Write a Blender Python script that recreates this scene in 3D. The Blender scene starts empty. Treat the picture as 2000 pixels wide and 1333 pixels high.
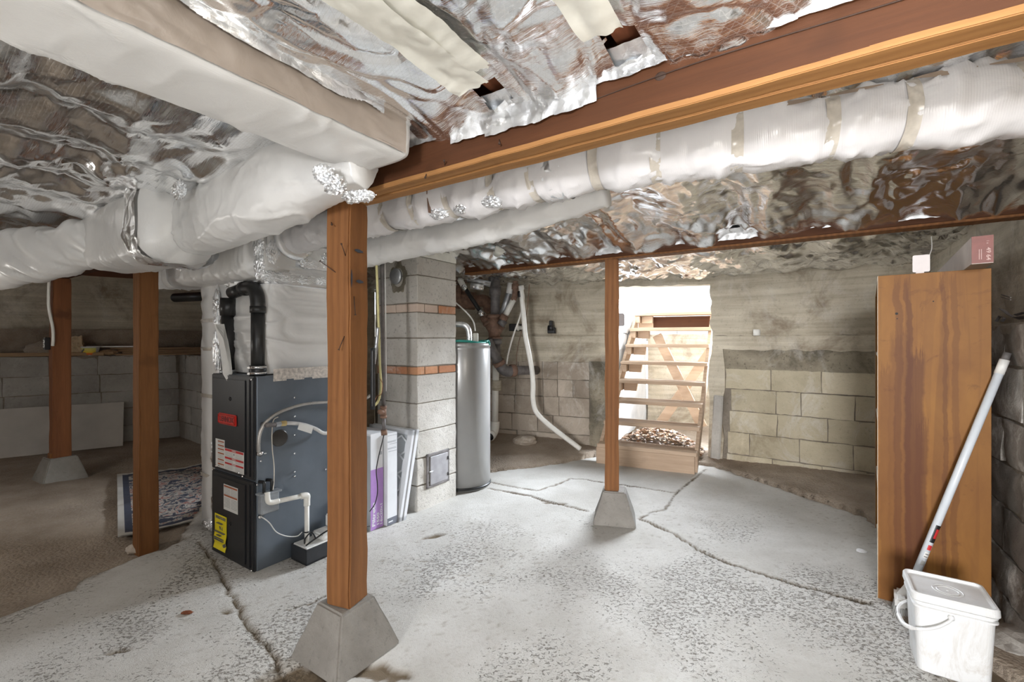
import bpy, bmesh, math, random
import numpy as np
from mathutils import Vector, Matrix

# ------------------------------------------------------------------ camera, sky, lights, exposure
SC = bpy.context.scene
COL = SC.collection
CAM_H = 1.2
F = 880.0
cam_data = bpy.data.cameras.new('camera')
cam_data.sensor_width = 36.0
cam_data.lens = 36.0 * F / 2000.0
cam_data.clip_start = 0.02
cam_data.clip_end = 200
cam = bpy.data.objects.new('camera', cam_data)
COL.objects.link(cam)
cam.location = (0, 0, CAM_H)
cam.rotation_euler = (math.radians(90), 0, 0)
SC.camera = cam

SC.view_settings.view_transform = 'Standard'
SC.view_settings.look = 'None'
SC.view_settings.gamma = 1.0
SC.view_settings.use_curve_mapping = False
SC.view_settings.exposure = 0.0

world = bpy.data.worlds.new('sky')
SC.world = world
world.use_nodes = True
wn = world.node_tree.nodes
wn['Background'].inputs[0].default_value = (0.86, 0.93, 1.0, 1)
wn['Background'].inputs[1].default_value = 2.2


def area_light(name, loc, target, sx, sy, power, color=(1, 1, 1)):
    l = bpy.data.lights.new(name, 'AREA')
    l.shape = 'RECTANGLE'
    l.size, l.size_y = sx, sy
    l.energy = power
    l.color = color
    o = bpy.data.objects.new(name, l)
    COL.objects.link(o)
    o.location = loc
    o.rotation_euler = (Vector(target) - Vector(loc)).to_track_quat('-Z', 'Y').to_euler()
    return o


def point_fill(name, loc, power, r=0.05, color=(1, 0.93, 0.82)):
    l = bpy.data.lights.new(name, 'POINT')
    l.energy = power
    l.shadow_soft_size = r
    l.color = color
    o = bpy.data.objects.new(name, l)
    COL.objects.link(o)
    o.location = loc
    return o


area_light('daylight', (3.4, 7.4, 2.9), (0.2, 2.6, 0.2), 4.2, 1.1, 2500, (0.84, 0.91, 1.0))
area_light('side_daylight', (5.0, 6.1, 2.7), (-1.0, 3.1, 0.1), 1.4, 0.9, 1300, (0.82, 0.90, 1.0))
area_light('rear_fill', (-3.3, -5.2, 1.6), (1.6, 2.6, 1.0), 3.6, 1.6, 1900, (0.98, 0.98, 1.0))  # added fill from behind the camera, no window known there
point_fill('camera_fill', (0.45, 0.30, 1.35), 24, 0.12, (1, 0.97, 0.92))  # unseen fill added beside the camera, no ceiling fixture known
point_fill('left_fill', (-1.15, 0.45, 0.95), 13, 0.12, (1, 0.97, 0.92))  # unseen fill added to brighten the left ducts and walls
point_fill('far_left_fill', (-3.7, 2.1, 0.9), 20, 0.15, (1, 0.96, 0.9))  # unseen fill added to lift the dark far left walls and earth

# ------------------------------------------------------------------ frames
# the house is turned against the view: D1 runs into the depth, D2 to the right and nearer
D1 = np.array([0.5502, 0.8350, 0.0])
D2 = np.array([0.8350, -0.5502, 0.0])
ROT = math.atan2(-0.5502, 0.8350)


def G(u, s, z=0.0):
    return tuple(u * D2 + s * D1 + np.array([0, 0, z]))


def su(x, y):
    return (x * D2[0] + y * D2[1], x * D1[0] + y * D1[1])


def ray(px, py):
    return np.array([(px - 1000) / F, 1.0, -(py - 666.5) / F])


def PY(px, py, Y):
    r = ray(px, py) * Y
    return (r[0], r[1], CAM_H + r[2])


def PFL(px, py, z=0.0):
    r = ray(px, py)
    k = (z - CAM_H) / r[2]
    return (r[0] * k, r[1] * k, z)


def PU(px, py, u):
    """where the sight line meets the vertical plane u = const, in (u, s, z)"""
    r = ray(px, py)
    k = u / (r[0] * D2[0] + r[1] * D2[1])
    return (u, k * (r[0] * D1[0] + r[1] * D1[1]), CAM_H + k * r[2])


def PS(px, py, s):
    r = ray(px, py)
    k = s / (r[0] * D1[0] + r[1] * D1[1])
    return (k * (r[0] * D2[0] + r[1] * D2[1]), s, CAM_H + k * r[2])


# ------------------------------------------------------------------ noise
_rs = np.random.RandomState(7)
_perm = _rs.permutation(256)
_perm = np.concatenate([_perm, _perm, _perm])
_grad = _rs.normal(size=(256, 3))
_grad /= np.linalg.norm(_grad, axis=1)[:, None]


def pn(P):
    P = np.asarray(P, dtype=np.float64)
    I = np.floor(P).astype(np.int64)
    Fr = P - I
    I &= 255
    W = Fr * Fr * Fr * (Fr * (Fr * 6 - 15) + 10)
    out = np.zeros(len(P))
    for dx in (0, 1):
        for dy in (0, 1):
            for dz in (0, 1):
                h = _perm[_perm[_perm[(I[:, 0] + dx) & 255] + ((I[:, 1] + dy) & 255)] + ((I[:, 2] + dz) & 255)]
                g = _grad[h]
                d = (g[:, 0] * (Fr[:, 0] - dx) + g[:, 1] * (Fr[:, 1] - dy) + g[:, 2] * (Fr[:, 2] - dz))
                w = (W[:, 0] if dx else 1 - W[:, 0]) * (W[:, 1] if dy else 1 - W[:, 1]) * (W[:, 2] if dz else 1 - W[:, 2])
                out += w * d
    return out * 1.7


def fbm(P, o=3):
    P = np.asarray(P)
    r = np.zeros(len(P))
    a = 1.0
    for i in range(o):
        r += a * pn(P * (2.1 ** i) + i * 17.3)
        a *= 0.5
    return r


def crease(P, f, seed=0.0, warp=0.35):
    """sharp V shaped folds, 0 on the fold and up to about 1 between"""
    P = np.asarray(P)
    Q = P + warp * np.stack([pn(P * 1.3 + 5 + seed), pn(P * 1.3 + 31 + seed), pn(P * 1.3 + 57 + seed)], 1)
    return np.abs(pn(Q * f + seed * 3.1))


# ------------------------------------------------------------------ mesh builder
class MB:
    def __init__(self):
        self.v, self.f, self.n, self.mi = [], [], 0, []
        self.smooth = []

    def add(self, V, Fc, M=None, smooth=False, mi=0):
        V = np.asarray(V, dtype=float)
        if M is not None:
            M = np.array(M)
            V = V @ M[:3, :3].T + M[:3, 3]
        self.v.append(V)
        self.f.extend([tuple(int(i) + self.n for i in q) for q in Fc])
        self.smooth.extend([smooth] * len(Fc))
        self.mi.extend([mi] * len(Fc))
        self.n += len(V)
        return self

    def bm(self, bm, M=None, smooth=False, mi=0):
        bm.verts.ensure_lookup_table()
        bm.verts.index_update()
        V = np.array([v.co[:] for v in bm.verts])
        Fc = [[v.index for v in f.verts] for f in bm.faces]
        bm.free()
        return self.add(V, Fc, M, smooth, mi)

    def box(self, lo, hi, bevel=0.0, M=None, seg=1, mi=0, jit=0.0):
        b = bmesh.new()
        bmesh.ops.create_cube(b, size=1.0)
        lo, hi = np.array(lo, float), np.array(hi, float)
        c, d = (lo + hi) / 2, np.abs(hi - lo)
        for v in b.verts:
            v.co = Vector((v.co.x * d[0] + c[0], v.co.y * d[1] + c[1], v.co.z * d[2] + c[2]))
            if jit:
                v.co += Vector([random.uniform(-jit, jit) for _ in range(3)])
        if bevel > 0:
            bmesh.ops.bevel(b, geom=b.edges[:], offset=min(bevel, d.min() * 0.45), segments=seg, affect='EDGES')
        return self.bm(b, M, mi=mi)

    def frustum(self, lo, hi, top, z0, z1, bevel=0.0, M=None):
        """lo, hi: base corners; top: fraction kept at the top"""
        b = bmesh.new()
        bmesh.ops.create_cube(b, size=1.0)
        cx, cy = (lo[0] + hi[0]) / 2, (lo[1] + hi[1]) / 2
        for v in b.verts:
            k = top if v.co.z > 0 else 1.0
            v.co = Vector((cx + v.co.x * (hi[0] - lo[0]) * k, cy + v.co.y * (hi[1] - lo[1]) * k, z1 if v.co.z > 0 else z0))
        if bevel:
            bmesh.ops.bevel(b, geom=b.edges[:], offset=bevel, segments=1, affect='EDGES')
        return self.bm(b, M)

    def beam(self, a, b, w, t, bevel=0.0, up=(0, 0, 1), mi=0):
        """a rectangular bar from a to b: w across (horizontal), t along up"""
        a, b = Vector(a), Vector(b)
        x = (b - a)
        L = x.length
        x.normalize()
        y = Vector(up).cross(x)
        y.normalize()
        z = x.cross(y)
        M = Matrix((x, y, z)).transposed().to_4x4()
        M.translation = a
        return self.box((0, -w / 2, -t / 2), (L, w / 2, t / 2), bevel, M, mi=mi)

    def lathe(self, prof, n=24, M=None, smooth=True, mi=0, caps=True):
        V, Fc = [], []
        for r, z in prof:
            for i in range(n):
                a = 2 * math.pi * i / n
                V.append((r * math.cos(a), r * math.sin(a), z))
        for k in range(len(prof) - 1):
            for i in range(n):
                j = (i + 1) % n
                Fc.append((k * n + i, k * n + j, (k + 1) * n + j, (k + 1) * n + i))
        if caps and prof[0][0] > 1e-5:
            Fc.append(tuple(reversed(range(n))))
        if caps and prof[-1][0] > 1e-5:
            Fc.append(tuple((len(prof) - 1) * n + i for i in range(n)))
        return self.add(V, Fc, M, smooth, mi)

    def cyl(self, a, b, r, n=16, smooth=True, r2=None, mi=0):
        a, b = Vector(a), Vector(b)
        d = b - a
        q = d.to_track_quat('Z', 'Y').to_matrix().to_4x4()
        q.translation = a
        return self.lathe([(r, 0), (r if r2 is None else r2, d.length)], n, q, smooth, mi)

    def tube(self, pts, r, n=10, cat=6, smooth=True, rfun=None, mi=0, closed=False):
        P = catmull(pts, cat) if cat > 1 else np.array(pts, float)
        m = len(P)
        T = np.gradient(P, axis=0)
        T /= np.linalg.norm(T, axis=1)[:, None] + 1e-12
        up = np.array([0, 0, 1.0]) if abs(T[0][2]) < 0.9 else np.array([1.0, 0, 0])
        N = []
        nn = np.cross(T[0], up)
        nn /= np.linalg.norm(nn)
        for i in range(m):
            nn = nn - T[i] * np.dot(nn, T[i])
            nn /= np.linalg.norm(nn)
            N.append(nn.copy())
        N = np.array(N)
        B = np.cross(T, N)
        V = []
        for i in range(m):
            rr = r if rfun is None else rfun(i / (m - 1.0))
            for k in range(n):
                a = 2 * math.pi * k / n
                V.append(P[i] + rr * (math.cos(a) * N[i] + math.sin(a) * B[i]))
        Fc = []
        for i in range(m - 1):
            for k in range(n):
                j = (k + 1) % n
                Fc.append((i * n + k, (i + 1) * n + k, (i + 1) * n + j, i * n + j))
        Fc.append(tuple(range(n)))
        Fc.append(tuple(reversed([(m - 1) * n + k for k in range(n)])))
        return self.add(V, Fc, None, smooth, mi)

    def sphere(self, c, r, sc=(1, 1, 1), sub=2, smooth=True, mi=0):
        b = bmesh.new()
        bmesh.ops.create_icosphere(b, subdivisions=sub, radius=r)
        for v in b.verts:
            v.co = Vector((v.co.x * sc[0] + c[0], v.co.y * sc[1] + c[1], v.co.z * sc[2] + c[2]))
        return self.bm(b, None, smooth, mi)

    def prism(self, poly, z0, z1, M=None, mi=0):
        n = len(poly)
        V = [(p[0], p[1], z0) for p in poly] + [(p[0], p[1], z1) for p in poly]
        Fc = [tuple(reversed(range(n))), tuple(range(n, 2 * n))]
        for i in range(n):
            j = (i + 1) % n
            Fc.append((i, j, n + j, n + i))
        return self.add(V, Fc, M, False, mi)

    def mesh(self, name, mats):
        V = np.concatenate(self.v) if self.v else np.zeros((0, 3))
        me = bpy.data.meshes.new(name)
        me.from_pydata(V.tolist(), [], self.f)
        if not isinstance(mats, (list, tuple)):
            mats = [mats]
        for m in mats:
            me.materials.append(m)
        me.polygons.foreach_set('use_smooth', self.smooth)
        if len(mats) > 1:
            me.polygons.foreach_set('material_index', self.mi)
        me.update()
        return me

    def build(self, name, mats, parent=None, loc=None, rz=None):
        o = bpy.data.objects.new(name, self.mesh(name, mats))
        COL.objects.link(o)
        if parent is not None:
            o.parent = parent
        if loc is not None:
            o.location = loc
        if rz is not None:
            o.rotation_euler = (0, 0, rz)
        return o


def catmull(pts, k=6):
    P = np.array(pts, float)
    if len(P) < 3:
        t = np.linspace(0, 1, k + 1)[:, None]
        return P[0] * (1 - t) + P[1] * t
    P = np.vstack([2 * P[0] - P[1], P, 2 * P[-1] - P[-2]])
    out = []
    for i in range(1, len(P) - 2):
        p0, p1, p2, p3 = P[i - 1:i + 3]
        for j in range(k):
            t = j / k
            out.append(0.5 * ((2 * p1) + (-p0 + p2) * t + (2 * p0 - 5 * p1 + 4 * p2 - p3) * t * t + (-p0 + 3 * p1 - 3 * p2 + p3) * t ** 3))
    out.append(P[-2])
    return np.array(out)


def sweep(mb, path, size, n_exp=2.0, nl=80, nr=48, disp=None, cap=True, up=(0, 0, 1)):
    """skin of a long body: size(t) gives half width and half height, superellipse section, disp(P, N, t) moves along normals"""
    C = catmull(path, max(2, nl // max(1, len(path) - 1)))
    m = len(C)
    L_ = np.concatenate([[0], np.cumsum(np.linalg.norm(np.diff(C, axis=0), axis=1))])
    tt_ = np.linspace(0, L_[-1], m)
    C = np.stack([np.interp(tt_, L_, C[:, k]) for k in range(3)], 1)
    T = np.gradient(C, axis=0)
    T /= np.linalg.norm(T, axis=1)[:, None]
    U = np.array(up, float)
    X = np.cross(T, U)
    X /= np.linalg.norm(X, axis=1)[:, None]
    Y = np.cross(X, T)
    a = np.linspace(0, 2 * math.pi, nr, endpoint=False)
    ca, sa = np.cos(a), np.sin(a)
    V, Nn, TT = [], [], []
    for i in range(m):
        t = i / (m - 1)
        w, h = size(t)
        e = n_exp(t) if callable(n_exp) else n_exp
        cx = np.sign(ca) * np.abs(ca) ** (2 / e) * w
        cy = np.sign(sa) * np.abs(sa) ** (2 / e) * h
        V.append(C[i] + cx[:, None] * X[i] + cy[:, None] * Y[i])
        nx = np.sign(ca) * np.abs(ca) ** (2 - 2 / e)
        ny = np.sign(sa) * np.abs(sa) ** (2 - 2 / e)
        nv = nx[:, None] * X[i] + ny[:, None] * Y[i]
        Nn.append(nv / (np.linalg.norm(nv, axis=1)[:, None] + 1e-9))
        TT.append(np.full(nr, t))
    V, Nn, TT = np.concatenate(V), np.concatenate(Nn), np.concatenate(TT)
    if disp is not None:
        V = V + Nn * disp(V, TT)[:, None]
    Fc = []
    for i in range(m - 1):
        for k in range(nr):
            j = (k + 1) % nr
            Fc.append((i * nr + k, i * nr + j, (i + 1) * nr + j, (i + 1) * nr + k))
    if cap:
        Fc.append(tuple(reversed(range(nr))))
        Fc.append(tuple((m - 1) * nr + k for k in range(nr)))
    return mb.add(V, Fc, None, True)


# ------------------------------------------------------------------ objects
def thing(name, label, cat, loc=(0, 0, 0), rz=0.0, group=None, rot=None):
    o = bpy.data.objects.new(name, None)
    o.empty_display_size = 0.1
    COL.objects.link(o)
    o.location = loc
    o.rotation_euler = rot if rot is not None else (0, 0, rz)
    o['label'] = label
    o['category'] = cat
    if group:
        o['group'] = group
    return o


def tag(o, label, cat, group=None):
    o['label'] = label
    o['category'] = cat
    if group:
        o['group'] = group
    return o


def struct(o):
    o['kind'] = 'structure'
    return o


def stuff(o):
    o['kind'] = 'stuff'
    return o


def dup(root, loc=None, rz=None, label=None, group=None):
    r = root.copy()
    COL.objects.link(r)
    if loc is not None:
        r.location = loc
    if rz is not None:
        r.rotation_euler = (r.rotation_euler[0], r.rotation_euler[1], rz)
    if label:
        r['label'] = label
    if group:
        r['group'] = group
    for ch in list(root.children):
        c = ch.copy()
        COL.objects.link(c)
        c.parent = r
        for g in list(ch.children):
            d = g.copy()
            COL.objects.link(d)
            d.parent = c
    return r


def text_mesh(body, size, depth=0.0006, align='CENTER', width=None, bold=0.0):
    """letters as a thin mesh in the local xy plane, width fitted when given"""
    c = bpy.data.curves.new('lettering', 'FONT')
    c.body = body
    c.size = size
    c.extrude = depth
    c.offset = bold
    c.align_x = align
    c.align_y = 'CENTER'
    o = bpy.data.objects.new('lettering', c)
    COL.objects.link(o)
    dg = bpy.context.evaluated_depsgraph_get()
    me = bpy.data.meshes.new_from_object(o.evaluated_get(dg))
    bpy.data.objects.remove(o)
    if width:
        xs = [v.co.x for v in me.vertices]
        if xs:
            k = width / (max(xs) - min(xs))
            for v in me.vertices:
                v.co.x *= k
    return me


def put_text(body, size, mat, parent, origin, ex, ey, width=None, name='lettering', bold=0.0, align='CENTER'):
    """ex, ey: the directions of the reading line and of up, in the parent's frame"""
    me = text_mesh(body, size, width=width, bold=bold, align=align)
    me.materials.clear()
    me.materials.append(mat)
    ex, ey = Vector(ex).normalized(), Vector(ey).normalized()
    ez = ex.cross(ey)
    M = Matrix((ex, ey, ez)).transposed().to_4x4()
    M.translation = Vector(origin)
    me.transform(M)
    o = bpy.data.objects.new(name, me)
    COL.objects.link(o)
    o.parent = parent
    return o


# ------------------------------------------------------------------ materials
class NT:
    def __init__(self, name):
        self.m = bpy.data.materials.new(name)
        self.m.use_nodes = True
        self.t = self.m.node_tree
        self.b = self.t.nodes['Principled BSDF']
        self.co = {}

    def node(self, typ, **kw):
        n = self.t.nodes.new(typ)
        for k, v in kw.items():
            setattr(n, k, v)
        return n

    def link(self, a, b):
        self.t.links.new(a, b)

    def put(self, sock, v):
        if isinstance(v, bpy.types.NodeSocket):
            self.link(v, sock)
        elif isinstance(v, (tuple, list)) and len(v) == 3 and sock.type == 'RGBA':
            sock.default_value = (*v, 1)
        else:
            sock.default_value = v

    def coord(self, kind='Object', scale=(1, 1, 1), rot=(0, 0, 0)):
        key = (kind, scale, rot)
        if key not in self.co:
            if kind == 'World':
                src = self.node('ShaderNodeNewGeometry').outputs['Position']
            else:
                src = self.node('ShaderNodeTexCoord').outputs[kind]
            mp = self.node('ShaderNodeMapping')
            self.link(src, mp.inputs[0])
            mp.inputs['Scale'].default_value = scale
            mp.inputs['Rotation'].default_value = rot
            self.co[key] = mp.outputs[0]
        return self.co[key]

    def noise(self, co, scale, detail=4, rough=0.55, dist=0.0):
        n = self.node('ShaderNodeTexNoise')
        self.link(co, n.inputs['Vector'])
        n.inputs['Scale'].default_value = scale
        n.inputs['Detail'].default_value = detail
        n.inputs['Roughness'].default_value = rough
        n.inputs['Distortion'].default_value = dist
        return n.outputs['Fac']

    def voro(self, co, scale, feature='F1', out='Distance'):
        n = self.node('ShaderNodeTexVoronoi', feature=feature)
        self.link(co, n.inputs['Vector'])
        n.inputs['Scale'].default_value = scale
        return n.outputs[out]

    def wave(self, co, scale, dist=0, detail=2, dscale=1, direction='X', typ='BANDS'):
        n = self.node('ShaderNodeTexWave', wave_type=typ)
        if typ == 'BANDS':
            n.bands_direction = direction
        self.link(co, n.inputs['Vector'])
        n.inputs['Scale'].default_value = scale
        n.inputs['Distortion'].default_value = dist
        n.inputs['Detail'].default_value = detail
        n.inputs['Detail Scale'].default_value = dscale
        return n.outputs['Fac']

    def ramp(self, fac, stops, interp='LINEAR'):
        n = self.node('ShaderNodeValToRGB')
        n.color_ramp.interpolation = interp
        while len(n.color_ramp.elements) < len(stops):
            n.color_ramp.elements.new(0.5)
        for e, (p, c) in zip(n.color_ramp.elements, stops):
            e.position = p
            e.color = (*c, 1) if isinstance(c, (tuple, list)) else (c, c, c, 1)
        self.link(fac, n.inputs[0])
        return n.outputs[0]

    def mix(self, fac, a, b, mode='MIX'):
        n = self.node('ShaderNodeMix', data_type='RGBA', blend_type=mode)
        self.put(n.inputs[0], fac)
        self.put(n.inputs[6], a)
        self.put(n.inputs[7], b)
        return n.outputs[2]

    def math(self, op, a, b=None, clamp=False):
        n = self.node('ShaderNodeMath', operation=op)
        n.use_clamp = clamp
        self.put(n.inputs[0], a)
        if b is not None:
            self.put(n.inputs[1], b)
        return n.outputs[0]

    def attr(self, name):
        n = self.node('ShaderNodeAttribute', attribute_name=name)
        return n.outputs['Fac']

    def sep(self, co):
        n = self.node('ShaderNodeSeparateXYZ')
        self.link(co, n.inputs[0])
        return n.outputs

    def rnd(self):
        return self.node('ShaderNodeObjectInfo').outputs['Random']

    def bump(self, h, strength=0.3, dist=0.01, prev=None):
        n = self.node('ShaderNodeBump')
        n.inputs['Strength'].default_value = strength
        n.inputs['Distance'].default_value = dist
        self.link(h, n.inputs['Height'])
        if prev is not None:
            self.link(prev, n.inputs['Normal'])
        return n.outputs[0]

    def set(self, color=None, rough=None, metal=None, normal=None, **kw):
        b = self.b
        if color is not None:
            self.put(b.inputs['Base Color'], color)
        if rough is not None:
            self.put(b.inputs['Roughness'], rough)
        if metal is not None:
            self.put(b.inputs['Metallic'], metal)
        if normal is not None:
            self.link(normal, b.inputs['Normal'])
        for k, v in kw.items():
            self.put(b.inputs[k.replace('_', ' ')], v)
        return self.m


def simple(name, color, rough=0.5, metal=0.0, grain=0.12, scale=30, bump=0.0):
    t = NT(name)
    n = t.noise(t.coord('Object'), scale, 4)
    lo = tuple(c * (1 - grain) for c in color)
    hi = tuple(min(1, c * (1 + grain)) for c in color)
    c = t.ramp(n, [(0.3, lo), (0.7, hi)])
    nm = t.bump(n, bump, 0.004) if bump else None
    return t.set(c, rough, metal, nm)


def wood(name, dark, light, axis='Z', rough=0.6, sc=1.0, stain=0.35):
    t = NT(name)
    s = {'X': (0.8, 12, 12), 'Y': (12, 0.8, 12), 'Z': (12, 12, 0.8)}[axis]
    s = tuple(v * sc for v in s)
    co = t.coord('Object', s)
    big = t.noise(t.coord('Object', tuple(v * 0.25 for v in s)), 1.0, 5, 0.6, 0.6)
    fine = t.noise(co, 5.0, 6, 0.7, 0.4)
    ring = t.wave(co, 0.8, 6.0, 3, 0.7, 'X' if axis != 'X' else 'Y')
    m = t.math('ADD', t.math('MULTIPLY', fine, 0.40), t.math('MULTIPLY', ring, 0.10))
    m = t.math('ADD', m, t.math('MULTIPLY', big, 0.60))
    c = t.ramp(m, [(0.36, dark), (0.72, light)])
    knots = t.noise(t.coord('Object', (1, 1, 1)), 7, 2, 0.5)
    k2 = t.ramp(knots, [(0.62, 0.0), (0.74, 1.0)])
    c = t.mix(t.math('MULTIPLY', k2, stain), c, tuple(v * 0.22 for v in dark))
    c = t.mix(0.25, c, t.ramp(t.rnd(), [(0, tuple(v * 0.8 for v in light)), (1, tuple(min(1, v * 1.15) for v in light))]))
    nm = t.bump(fine, 0.3, 0.003)
    return t.set(c, max(rough, 0.68), 0, nm, Specular_IOR_Level=0.25)


def concrete(name, dark, light, streak=0.0, pits=0.4, stain=None, white=0.0, rough=0.95, bump=0.5, space='World', tint=0.0):
    t = NT(name)
    co = t.coord(space)
    n1 = t.noise(co, 3.0, 6, 0.65, 0.3)
    n2 = t.noise(co, 45, 5, 0.7)
    n3 = t.noise(co, 160, 3, 0.6)
    c = t.ramp(n1, [(0.3, dark), (0.68, light)])
    if streak:
        st = t.noise(t.coord(space, (0.6, 0.6, 14)), 1.6, 5, 0.65, 0.3)
        c = t.mix(streak, c, t.ramp(st, [(0.35, dark), (0.65, light)]))
    if stain is not None:
        s = t.ramp(t.noise(co, 1.7, 5, 0.7, 0.6), [(0.5, 0.0), (0.66, 1.0)])
        c = t.mix(t.math('MULTIPLY', s, 0.75), c, stain)
    if white:
        s = t.ramp(t.noise(t.coord(space, (1, 1, 0.6)), 4.2, 6, 0.75, 0.8), [(0.52, 0.0), (0.68, 1.0)])
        c = t.mix(t.math('MULTIPLY', s, white), c, (0.72, 0.70, 0.66))
    p = t.ramp(n2, [(0.56, 0.0), (0.72, 1.0)])
    c = t.mix(t.math('MULTIPLY', p, pits), c, tuple(v * 0.35 for v in dark))
    if tint:
        c = t.mix(tint, c, t.ramp(t.rnd(), [(0, tuple(v * 0.75 for v in dark)), (1, tuple(min(1, v * 1.1) for v in light))]))
    h = t.math('ADD', t.math('MULTIPLY', n2, -1.0), t.math('MULTIPLY', n3, 0.6))
    nm = t.bump(h, bump, 0.006)
    return t.set(c, rough, 0, nm)


def foil_mat(name, rough=0.16, grid=0.35, crinkle=0.25, base=(0.93, 0.945, 0.96), cscale=28, streak=0.3):
    t = NT(name)
    co = t.coord('Object')
    a = t.noise(co, cscale, 5, 0.7, 1.2)
    v = t.voro(co, cscale * 0.55)
    h = t.math('ADD', t.math('MULTIPLY', a, 0.5), v)
    nm = t.bump(h, crinkle, 0.004)
    if streak:
        s1 = t.noise(t.coord('Object', (3.0, 26, 3)), 1.6, 5, 0.65, 0.8)
        nm = t.bump(s1, streak, 0.012, nm)
    rn = t.ramp(t.noise(co, 9, 3), [(0.3, rough * 0.6), (0.7, rough * 1.6)])
    s = t.sep(co)
    col = base
    met = 1.0
    if grid:
        def lines(x, f, w):
            fr = t.math('FRACT', t.math('MULTIPLY', x, f))
            return t.math('LESS_THAN', fr, w)
        l = lines(s[1], 105, 0.11)
        d = lines(t.math('ADD', s[0], t.math('MULTIPLY', s[1], 0.6)), 48, 0.06)
        e = lines(t.math('SUBTRACT', s[0], t.math('MULTIPLY', s[1], 0.6)), 48, 0.06)
        l = t.math('MAXIMUM', l, t.math('MAXIMUM', d, e))
        met = t.math('SUBTRACT', 1.0, t.math('MULTIPLY', l, grid))
        col = t.mix(l, base, (0.9, 0.89, 0.88))
    return t.set(col, rn, met, nm)


def wrap_mat(name, color=(0.80, 0.79, 0.77), ribs=True):
    t = NT(name)
    co = t.coord('Object')
    n = t.noise(co, 16, 5, 0.6, 0.8)
    n2 = t.noise(co, 5, 4, 0.6, 0.5)
    h = n
    nm = t.bump(n, 0.22, 0.006)
    if ribs:
        w = t.wave(co, 60, 0.6, 1, 1, 'X')
        nm = t.bump(w, 0.12, 0.002, nm)
    c = t.ramp(n2, [(0.3, tuple(v * 0.9 for v in color)), (0.7, color)])
    return t.set(c, 0.33, 0.0, nm, Specular_IOR_Level=0.6)


M = {}
M['foil'] = foil_mat('foil', 0.14, 0.18, 0.08, streak=0.16)
M['foil_tape'] = foil_mat('foil_tape', 0.34, 0.0, 0.8, cscale=45, streak=0)
M['wrap'] = wrap_mat('white_wrap')
M['wrap_smooth'] = wrap_mat('white_wrap_smooth', (0.83, 0.82, 0.80), False)
M['wrap_lilac'] = wrap_mat('duct_wrap', (0.76, 0.74, 0.74))
M['kraft'] = simple('kraft', (0.36, 0.27, 0.20), 0.55, 0, 0.2, 8, 0.2)
M['tan_wrap'] = wrap_mat('tan_wrap', (0.36, 0.30, 0.25), False)
M['tape_cream'] = simple('tape_cream', (0.78, 0.765, 0.69), 0.35, 0, 0.06, 20, 0.15)
M['clear_tape'] = simple('clear_tape', (0.58, 0.53, 0.46), 0.25, 0, 0.15, 30, 0.1)
M['post'] = wood('post_wood', (0.080, 0.028, 0.009), (0.265, 0.115, 0.040), 'Z')
M['post_dark'] = wood('post_wood_dark', (0.085, 0.029, 0.012), (0.27, 0.105, 0.042), 'Z', stain=0.7)
M['beam'] = wood('beam_wood', (0.030, 0.010, 0.004), (0.090, 0.032, 0.011), 'X')  # side shade put into the colour, darker than the underside strips
M['lit_underside'] = wood('lit_underside_wood', (0.17, 0.070, 0.022), (0.37, 0.185, 0.065), 'X')  # underside strips: floor light on the beam put into a lighter wood
M['stair'] = wood('stair_wood', (0.32, 0.215, 0.14), (0.58, 0.44, 0.32), 'X', 0.75, stain=0.15)
M['joist'] = wood('joist_wood', (0.10, 0.03, 0.015), (0.28, 0.10, 0.05), 'Y')
M['pier'] = concrete('pier_concrete', (0.19, 0.175, 0.155), (0.31, 0.29, 0.26), pits=0.35, bump=0.6)
M['wall_concrete'] = concrete('wall_concrete', (0.36, 0.31, 0.23), (0.64, 0.58, 0.46), 0.55, 0.35, (0.20, 0.15, 0.10), 0.25)
M['wall_band'] = concrete('wall_band', (0.14, 0.12, 0.085), (0.40, 0.35, 0.26), 0.15, 0.7, (0.075, 0.065, 0.045), 0.3, bump=0.9)
M['cmu_tan'] = concrete('cmu_tan', (0.40, 0.345, 0.235), (0.64, 0.57, 0.42), 0.0, 0.5, (0.22, 0.17, 0.10), 0.75, tint=0.4)
M['cmu_brown'] = concrete('cmu_brown', (0.34, 0.28, 0.22), (0.58, 0.50, 0.41), 0.0, 0.5, (0.17, 0.13, 0.09), 0.75, tint=0.4)
M['cmu_grey'] = concrete('cmu_grey', (0.30, 0.28, 0.25), (0.47, 0.45, 0.41), 0.0, 0.45, None, 0.3, tint=0.25)
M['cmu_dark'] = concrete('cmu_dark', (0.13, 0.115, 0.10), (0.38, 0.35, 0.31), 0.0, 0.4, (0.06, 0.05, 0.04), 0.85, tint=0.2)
M['cmu_chimney'] = concrete('cmu_chimney', (0.42, 0.39, 0.34), (0.62, 0.59, 0.54), 0.0, 0.8, None, 0.25, bump=0.9, tint=0.12)
M['cmu_white'] = concrete('cmu_white', (0.72, 0.74, 0.76), (0.88, 0.89, 0.90), 0.0, 0.1, None, 0.2, bump=0.3)
M['mortar'] = concrete('mortar', (0.15, 0.125, 0.095), (0.30, 0.26, 0.21), 0.0, 0.6, bump=0.9)
M['mortar_white'] = concrete('mortar_white', (0.60, 0.60, 0.60), (0.75, 0.75, 0.75), 0.0, 0.2)
M['brick'] = concrete('brick', (0.36, 0.13, 0.06), (0.62, 0.33, 0.18), 0.0, 0.3, None, 0.6, tint=0.3)
M['brick_pale'] = concrete('brick_pale', (0.52, 0.38, 0.30), (0.70, 0.58, 0.48), 0.0, 0.3, None, 0.7, tint=0.3)
M['dark_plastic'] = simple('dark_plastic', (0.012, 0.012, 0.013), 0.4)
M['black_pipe'] = simple('black_pipe', (0.018, 0.018, 0.018), 0.38)
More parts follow.
